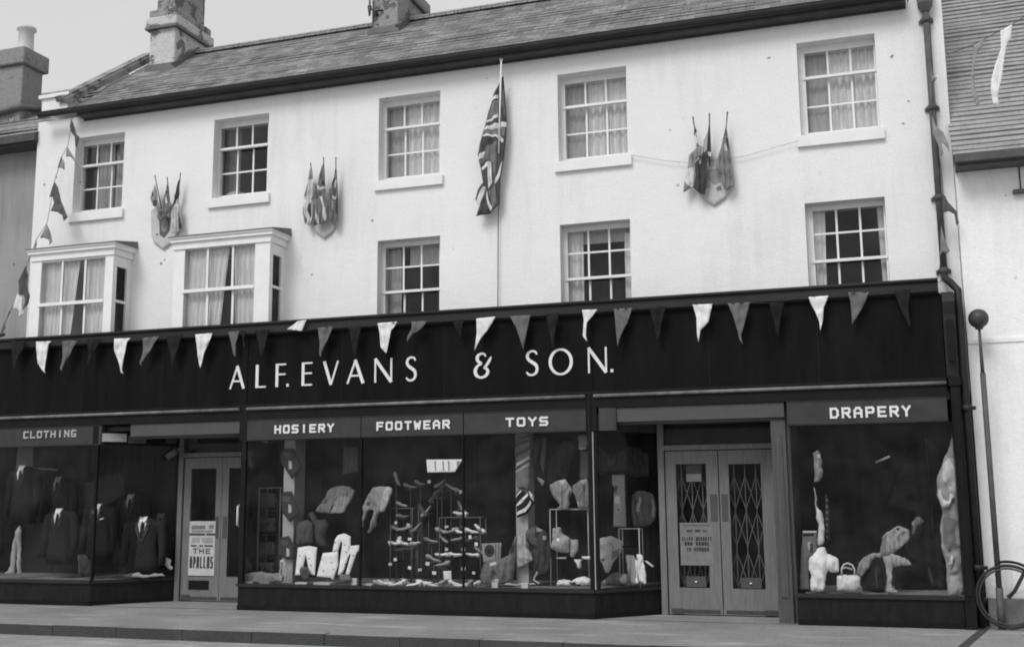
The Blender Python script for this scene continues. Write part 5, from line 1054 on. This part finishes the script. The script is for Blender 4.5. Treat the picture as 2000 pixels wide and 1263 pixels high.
packet('pale packet just right of the first glazing bar', 722, 1134, -.36, .14, .10, .03, .55, -.3)
packet('grey packet at the bare left end of the hosiery window floor', 487, 1132, -.34, .16, .12, .03, .3, .1)
packet('dim grey packet in front of the four tier wire stand', 522, 1134, -.36, .18, .12, .04, .22, -.2)
packet('white packet at the foot of the heaped grey cloth', 967, 1136, -.37, .08, .05, .07, .55, .1)
packet('small white packet at the foot of the second pillar', 1026, 1136, -.37, .09, .05, .07, .6, -.1)
goods('folded_linen', 'rumpled pale cloth edge along the hosiery window floor', 'linen', [(470, 1122), (500, 1116), (540, 1118), (556, 1124), (552, 1136), (500, 1138), (470, 1136)], -.30, .22, thick=.04, wr=.02)
goods('sock', 'dark sock laid before the widest white stocking form', 'sock', [(585, 1108), (600, 1106), (606, 1120), (600, 1130), (588, 1128)], -.37, .10, thick=.03)
goods('sock', 'mottled sock laid before the right hand white stocking form', 'sock', [(662, 1120), (684, 1122), (688, 1134), (664, 1136)], -.38, .18, thick=.03)
goods('wreath_poster', 'striped grey poster bearing a dark wreath, right of the shoes', 'poster', [(75, 820), (220, 815), (215, 935), (90, 960)], .0, .30, [([(135 + 38 * math.cos(t), 872 + 46 * math.sin(t)) for t in [R(20 * k) for k in range(18)]], .05), ([(135 + 17 * math.cos(t), 872 + 20 * math.sin(t)) for t in [R(30 * k) for k in range(12)]], .02)] + [([(178 + k, 822), (186 + k, 822), (183 + k, 935), (176 + k, 935)], .10) for k in (0, 20)], zoom=E_, thick=.008, wr=.001)
goods('draped_cloth', 'grey cloth heaped over a box beneath the wreath poster', 'cloth', [(90, 960), (215, 930), (270, 905), (320, 760), (332, 770), (318, 980), (300, 1095), (250, 1110), (210, 1118), (75, 1115), (70, 1050)], -.2, .16, [([(145, 960), (190, 950), (195, 970), (150, 980)], .55), ([(160, 1080), (205, 1075), (208, 1115), (162, 1118)], .42), ([(285, 830), (312, 790), (318, 880), (290, 900)], .05)], zoom=E_, thick=.09, folds=.016, wl=.09, wr=.02)
pillar('square pale pillar wrapped with striped cloth in the toys window', 1008, 1031, 1046, -.05, 860, 1130)
goods('striped_cloth', 'cloth with soft grey stripes wound round the top of the second pillar', 'cloth', [(322, 60), (425, 40), (435, 110), (425, 190), (425, 430), (330, 420), (322, 240)], -.10, .17, [([(325, 165), (430, 110), (430, 140), (325, 200)], .10), ([(325, 245), (428, 185), (428, 205), (325, 270)], .45), ([(325, 270), (428, 205), (428, 225), (325, 290)], .09), ([(325, 292), (428, 232), (428, 255), (325, 312)], .38), ([(325, 100), (425, 60), (425, 80), (325, 125)], .09)], zoom=E_, thick=.04)
goods('striped_scarf', 'bold black and white striped scarf tied round the second pillar', 'scarf', [(325, 470), (350, 430), (400, 455), (420, 430), (455, 465), (460, 520), (440, 560), (400, 605), (335, 635), (328, 560)], -.13, .02, [([(327, 475), (365, 432), (370, 440), (328, 490)], .7), ([(328, 540), (370, 500), (418, 450), (418, 475), (370, 530), (335, 550)], .74), ([(332, 595), (400, 560), (440, 505), (442, 530), (400, 590), (335, 615)], .74), ([(420, 435), (452, 468), (458, 515), (440, 490), (428, 455)], .66)], zoom=E_, thick=.05, wr=.01, h=.012)
goods('draped_cloth', 'pale cloth hanging in points from the second pillar', 'cloth', [(335, 770), (390, 740), (400, 850), (430, 880), (445, 935), (400, 975), (340, 1000), (332, 900)], -.16, .40, zoom=E_, thick=.04, folds=.014, wl=.06)
goods('draped_cloth', 'dark grey pinafore cloth hanging right of the second pillar', 'cloth', [(400, 720), (470, 690), (520, 720), (560, 760), (580, 900), (560, 1040), (480, 1060), (420, 1000), (430, 880), (475, 850), (390, 800)], -.04, .06, [([(475, 665), (500, 670), (520, 730), (480, 735)], .30), ([(525, 760), (548, 765), (545, 795), (528, 790)], .30), ([(395, 720), (470, 700), (475, 850), (400, 850)], .12)], zoom=E_, thick=.06, folds=.018, wl=.10)
for k, (lab, px, v) in enumerate([('broad grey tie hanging left of a pair in the toys window', [(470, 50), (510, 50), (500, 120), (465, 270), (440, 180)], .075), ('narrow grey tie hanging to a point in the toys window', [(515, 50), (550, 50), (548, 130), (525, 320), (500, 240), (510, 120)], .09), ('pale tie end dangling below the hanging grey ties', [(475, 340), (500, 345), (535, 370), (520, 405), (495, 375)], .28)]):
    goods('necktie', lab, 'tie', px, .02, v, group='ties in the toys window', zoom=E_, thick=.02, h=.02)
goods('hanging_pullover', 'dark pullover hung diamond wise behind the pale shirts', 'pullover', [(680, 70), (760, 110), (720, 260), (690, 350), (560, 390), (540, 240), (600, 170)], .15, .04, zoom=E_, thick=.05, folds=.01)
goods('shirt', 'pale grey shirt folded to a point on the toys window stand', 'shirt', [(560, 400), (640, 360), (690, 355), (730, 430), (720, 500), (705, 572), (620, 570), (640, 545), (600, 480)], -.10, .26, [([(635, 362), (690, 356), (668, 400)], .46), ([(664, 400), (670, 400), (668, 565), (660, 565)], .10), ([(600, 470), (610, 470), (650, 545), (642, 548)], .14), ([(726, 440), (716, 440), (696, 560), (704, 560)], .14), ([(545, 480), (600, 490), (620, 560), (560, 575), (545, 540)], .08)], 'folded shirts', zoom=E_, thick=.04, folds=.008)
goods('shirt', 'pale grey shirt folded beside the corner mullion', 'shirt', [(735, 400), (790, 360), (850, 350), (860, 560), (790, 570), (760, 480), (730, 450)], -.08, .20, [([(750, 520), (785, 515), (785, 565), (750, 565)], .55), ([(790, 362), (850, 352), (826, 398)], .34), ([(822, 398), (829, 398), (829, 560), (821, 560)], .08)], 'folded shirts', zoom=E_, thick=.04, folds=.008)
goods('paper_bag', 'small pale bag hung high beside the corner mullion', 'bag', [(780, 40), (810, 22), (845, 45), (842, 140), (785, 140)], -.2, .20, [([(785, 125), (840, 128), (842, 142), (785, 142)], .40)], zoom=E_, thick=.04)
goods('hanging_scarf', 'long grey scarf hanging under the small pale bag', 'scarf', [(792, 145), (852, 145), (855, 345), (790, 360)], -.08, .085, zoom=E_, thick=.02, folds=.008)
wire_rack('chrome rail stand carrying the pale shirts in the toys window', 1076, 1148, 994, 1134, -.02, (1090,), d=.3)
goods('soft_toy', 'pale rounded soft toy seated on the shelf below the shirts', 'toy', [(590, 710), (650, 700), (665, 750), (715, 780), (710, 890), (640, 890), (580, 850), (590, 790)], -.2, .34, [([(630, 780), (648, 778), (646, 802), (632, 802)], .85)], zoom=E_, thick=.10, wr=.02)
goods('shirt', 'short pale blouse standing right of the soft toy', 'shirt', [(715, 790), (775, 790), (780, 880), (745, 920), (715, 920)], -.16, .34, zoom=E_, thick=.05)
goods('folded_linen', 'small white bundle on the shelf by the corner mullion', 'linen', [(620, 925), (690, 920), (690, 936), (625, 936)], -.12, .62, zoom=E_, thick=.06)
goods('folded_linen', 'flat white bundle on the shelf touching the corner mullion', 'linen', [(800, 915), (868, 912), (868, 935), (805, 935)], -.12, .74, zoom=E_, thick=.06)
goods('soft_toy', 'tiny white toy dangling below the linen shelf', 'toy', [(750, 935), (800, 935), (795, 955), (798, 1000), (775, 1005), (765, 970), (750, 950)], -.2, .62, zoom=E_, thick=.04)
goods('linen_bundle', 'round white bundle at the front of the toys window floor', 'bundle', [(620, 1110), (640, 1085), (690, 1080), (730, 1090), (725, 1130), (625, 1130)], -.34, .68, zoom=E_, thick=.08)
goods('folded_linen', 'large white rolled linen on the floor by the corner mullion', 'linen', [(730, 1095), (780, 1065), (840, 1060), (872, 1085), (872, 1130), (740, 1130), (765, 1112), (725, 1108)], -.34, .78, [([(730, 1105), (800, 1115), (800, 1128), (745, 1128)], .12)], zoom=E_, thick=.10)
goods('folded_linen', 'low flat white linen strip on the floor under the second pillar', 'linen', [(245, 1110), (460, 1108), (465, 1122), (250, 1124)], -.34, .5, zoom=E_, thick=.05)
goods('walking_stick', 'short pale stick leaning on the toys window floor', 'stick', [(475, 1022), (488, 1030), (460, 1080), (500, 1110), (490, 1118), (448, 1085)], -.28, .45, zoom=E_, thick=.012, wr=.001)
# the slanted return, seen through the corner glass
goods('long_banner', 'long pale patterned banner behind the slanted corner glass', 'banner', [(280, 322), (370, 322), (382, 700), (290, 700), (292, 470), (300, 420), (280, 390)], .10, .25, [([(300, 480), (335, 475), (345, 530), (298, 535)], .45), ([(300, 400), (325, 400), (315, 460), (300, 450)], .08), ([(318, 570), (340, 570), (328, 582)], .05)], zoom=F_, thick=.012, folds=.008, wl=.12)
goods('apron', 'mid grey apron with a pale motif hanging near the second door frame', 'apron', [(420, 470), (465, 440), (525, 440), (590, 475), (598, 610), (580, 670), (510, 700), (440, 700), (420, 600)], .22, .13, [([(478, 485), (500, 480), (498, 510), (485, 540), (485, 590), (460, 588), (462, 540), (480, 520)], .36)], zoom=F_, thick=.03, folds=.012, wl=.10)
goods('hanging_pullover', 'dark pullover with spread sleeves above the long pale banner', 'pullover', [(160, 90), (265, 185), (420, 110), (545, 170), (545, 340), (430, 340), (380, 300), (270, 300), (200, 330), (160, 300)], .18, .036, [([(250, 215), (300, 210), (300, 250), (255, 255)], .06)], zoom=F_, thick=.05, folds=.012)
goods('draped_cloth', 'large pale triangular cloth draped behind the corner glass', 'cloth', [(172, 790), (260, 765), (350, 790), (345, 890), (290, 950), (262, 1035), (230, 1030), (210, 960), (172, 940)], -.08, .40, [([(205, 930), (232, 930), (225, 948), (208, 945)], .05), ([(280, 880), (345, 850), (330, 905), (275, 945)], .22)], zoom=F_, thick=.06, folds=.014, wl=.12)
goods('cushion', 'grey rounded cushion on the floor behind the corner glass', 'cushion', [(210, 1090), (260, 1050), (320, 1025), (390, 1045), (410, 1085), (395, 1120), (215, 1130)], -.12, .17, [([(190, 1085), (238, 1080), (240, 1128), (200, 1130)], .40)], zoom=F_, thick=.12)
wire_rack('thin chrome stand behind the two white towels', 1211, 1248, 1032, 1130, .02, (1066,), d=.2)
for lab, px in (('wider white towel hung upright near the second door frame', [(380, 905), (440, 905), (470, 960), (470, 1115), (400, 1115)]), ('narrower white towel hung upright nearest the second door frame', [(458, 900), (505, 900), (528, 1115), (478, 1112), (465, 960)])):
    goods('towel', lab, 'towel', px, .0, .66, group='white towels', zoom=F_, thick=.03, folds=.01, wl=.08)
goods('leaf_spray', 'small pale spray sticking out behind the white towels', 'spray', [(512, 945), (535, 945), (585, 985), (572, 992), (530, 962)], .05, .5, zoom=F_, thick=.012)
# drapery window
goods('white_blouse', 'white short sleeved blouse on a stand at the left of the drapery window', 'blouse', [(190, 830), (235, 825), (262, 870), (325, 895), (330, 985), (285, 990), (255, 970), (240, 1050), (232, 1110), (140, 1112), (145, 1010), (132, 960), (135, 890), (160, 868)], -.30, .82, zoom=G_z, thick=.09, folds=.012, wl=.10)
goods('lace_length', 'long white lace length hanging down to the white blouse', 'lace', [(160, 430), (175, 470), (190, 570), (222, 600), (232, 680), (228, 810), (192, 820), (195, 690), (180, 640), (178, 560)], -.25, .62, [([(160, 430), (175, 470), (186, 560), (178, 560)], .30)], zoom=G_z, thick=.03, folds=.012, wl=.05)
goods('lace_length', 'short pale lace piece hung at the top left of the drapery window', 'lace', [(160, 215), (190, 190), (210, 215), (215, 300), (232, 335), (205, 395), (172, 402), (165, 300)], -.2, .26, [([(190, 222), (212, 220), (212, 245), (192, 245)], .82)], zoom=G_z, thick=.03, folds=.01)
goods('bead_string', 'dark patterned trim hanging beside the long white lace', 'trim', [(235, 480), (255, 490), (265, 620), (275, 790), (245, 800), (232, 690), (240, 600)], -.1, .03, [([(244, 510 + 40 * k), (256, 512 + 40 * k), (256, 528 + 40 * k), (244, 526 + 40 * k)], .16) for k in range(7)], zoom=G_z, thick=.02)
goods('picture_card', 'framed picture card standing behind the white blouse', 'card', [(92, 718), (185, 718), (190, 860), (135, 890), (132, 1000), (140, 1100), (72, 1100), (82, 860)], -.15, .17, [([(95, 735), (165, 732), (165, 752), (95, 755)], .03), ([(92, 718), (185, 718), (185, 728), (92, 728)], .5), ([(125, 790), (145, 790), (140, 840), (128, 835)], .4), ([(140, 800), (160, 800), (160, 860), (140, 860)], .06)], zoom=G_z, thick=.012, wr=.001)
hbg = empty('handbag', at(1655, 1152, y=-.3), 'white handbag with a looped handle on the drapery window floor', 'handbag')
sheet('bag_body', [(320, 1010), (340, 1000), (445, 1000), (465, 1020), (470, 1085), (440, 1108), (320, 1108), (312, 1080)], -.30, .70, thick=.08, wr=.003, parent=hbg, zoom=G_z)
m_ = MB(); m_.tube([at(1540 + u / 3.3237, 820 + v / 3.3237, y=-.33) for u, v in ((345, 1005), (345, 960), (360, 935), (385, 928), (412, 938), (428, 965), (430, 1005))], .010, 8); m_.build('handle', cloth(.6), hbg)
m_ = MB(); m_.tube([at(1540 + u / 3.3237, 820 + v / 3.3237, y=-.28) for u, v in ((350, 962), (375, 955), (400, 962), (415, 970))], .010, 6); m_.build('clasp', cloth(.74), hbg)
df = empty('draped_dress', at(1741, 1158, y=-.12), 'pale draped dress posed bending on a stand in the drapery window', 'dress')
for nm, px, yy, v_, tn in (('bodice', [(690, 700), (720, 685), (780, 705), (790, 770), (745, 812), (700, 850), (672, 885), (600, 885), (590, 865), (605, 800), (602, 760), (640, 725)], -.12, .33, [([(697, 700), (722, 698), (718, 716), (700, 712)], .03), ([(604, 770), (640, 730), (625, 875), (592, 868)], .22)]),
        ('sleeve', [(604, 858), (606, 892), (572, 884), (540, 908), (520, 960), (470, 1022), (438, 990), (450, 930), (500, 880), (560, 860)], -.17, .29, ()), ('sleeve', [(655, 868), (720, 878), (770, 905), (800, 936), (760, 944), (690, 950), (662, 932)], -.19, .36, ()),
        ('sash', [(608, 880), (660, 878), (690, 900), (674, 965), (668, 1080), (715, 1112), (690, 1126), (634, 1116), (640, 1040), (630, 950)], -.22, .38, ())):
    sheet(nm, px, yy, v_, tn, thick=.04, folds=.018, wl=.055, wr=.010, parent=df, zoom=G_z, crease=.022)
goods('dark_cloth', 'dark patterned cloth in a cone under the posed dress', 'cloth', [(545, 890), (580, 890), (610, 960), (632, 1110), (480, 1110), (470, 1030), (520, 960)], -.05, .028, [([(560, 960), (570, 955), (580, 1080), (570, 1080)], .06)], zoom=G_z, thick=.08, folds=.016, wl=.09)
goods('glove', 'pale glove raised beyond the shoulder of the posed dress', 'glove', [(800, 660), (830, 630), (850, 625), (880, 655), (860, 680), (830, 690), (815, 740), (795, 740), (805, 690)], -.05, .14, [([(800, 660), (815, 650), (812, 685), (800, 685)], .25)], zoom=G_z, thick=.035)
goods('hanging_curtain', 'tall dark patterned curtain behind the posed dress', 'curtain', [(640, 560), (760, 250), (890, 90), (1000, 200), (990, 600), (1025, 1100), (690, 1105), (700, 960), (800, 940), (740, 830), (830, 600)], .45, .022, [([(885, 100), (895, 100), (950, 780), (935, 760)], .05), ([(900, 960), (915, 955), (945, 1070), (930, 1060)], .07), ([(990, 240), (1010, 200), (1000, 300)], .05)], zoom=G_z, thick=.04, folds=.03, wl=.13)
goods('draped_sheet', 'tall white draped sheet with knots at the right of the drapery window', 'sheet', [(1068, 95), (1078, 200), (1090, 420), (1110, 640), (1125, 900), (1138, 1140), (1030, 1140), (1028, 960), (1000, 860), (985, 700), (1000, 600), (960, 480), (965, 370), (1000, 280), (1030, 200)], -.20, .36, [([(1000, 290), (1040, 240), (1082, 330), (1085, 470), (1040, 440), (1000, 390)], .60), ([(1050, 1000), (1100, 980), (1120, 1130), (1045, 1130)], .46), ([(1000, 620), (1080, 640), (1085, 800), (1040, 860), (1005, 800)], .17)], zoom=G_z, thick=.07, folds=.03, wl=.075, wr=.02, crease=.035)
kn_ = goods('knotted_towel', 'white towel tied in a loop on the tall draped sheet', 'towel', [(968, 440), (1000, 470), (1015, 520), (1040, 520), (1050, 470), (1085, 490), (1060, 540), (1045, 565), (1000, 570), (975, 520)], -.29, .70, zoom=G_z, thick=.05, folds=.012, wl=.05)
goods('knotted_towel', 'small white towel end hanging low on the tall draped sheet', 'towel', [(1045, 895), (1060, 875), (1082, 880), (1070, 940), (1035, 938)], -.29, .66, zoom=G_z, thick=.05)
m_ = MB(); m_.tube([at(1711, 902, y=.3), at(1737, 891, y=.1)], .014, 8); tag(m_.build('strip_lamp', cloth(.8)), 'short pale strip lamp hanging high in the dark drapery window', 'lamp')
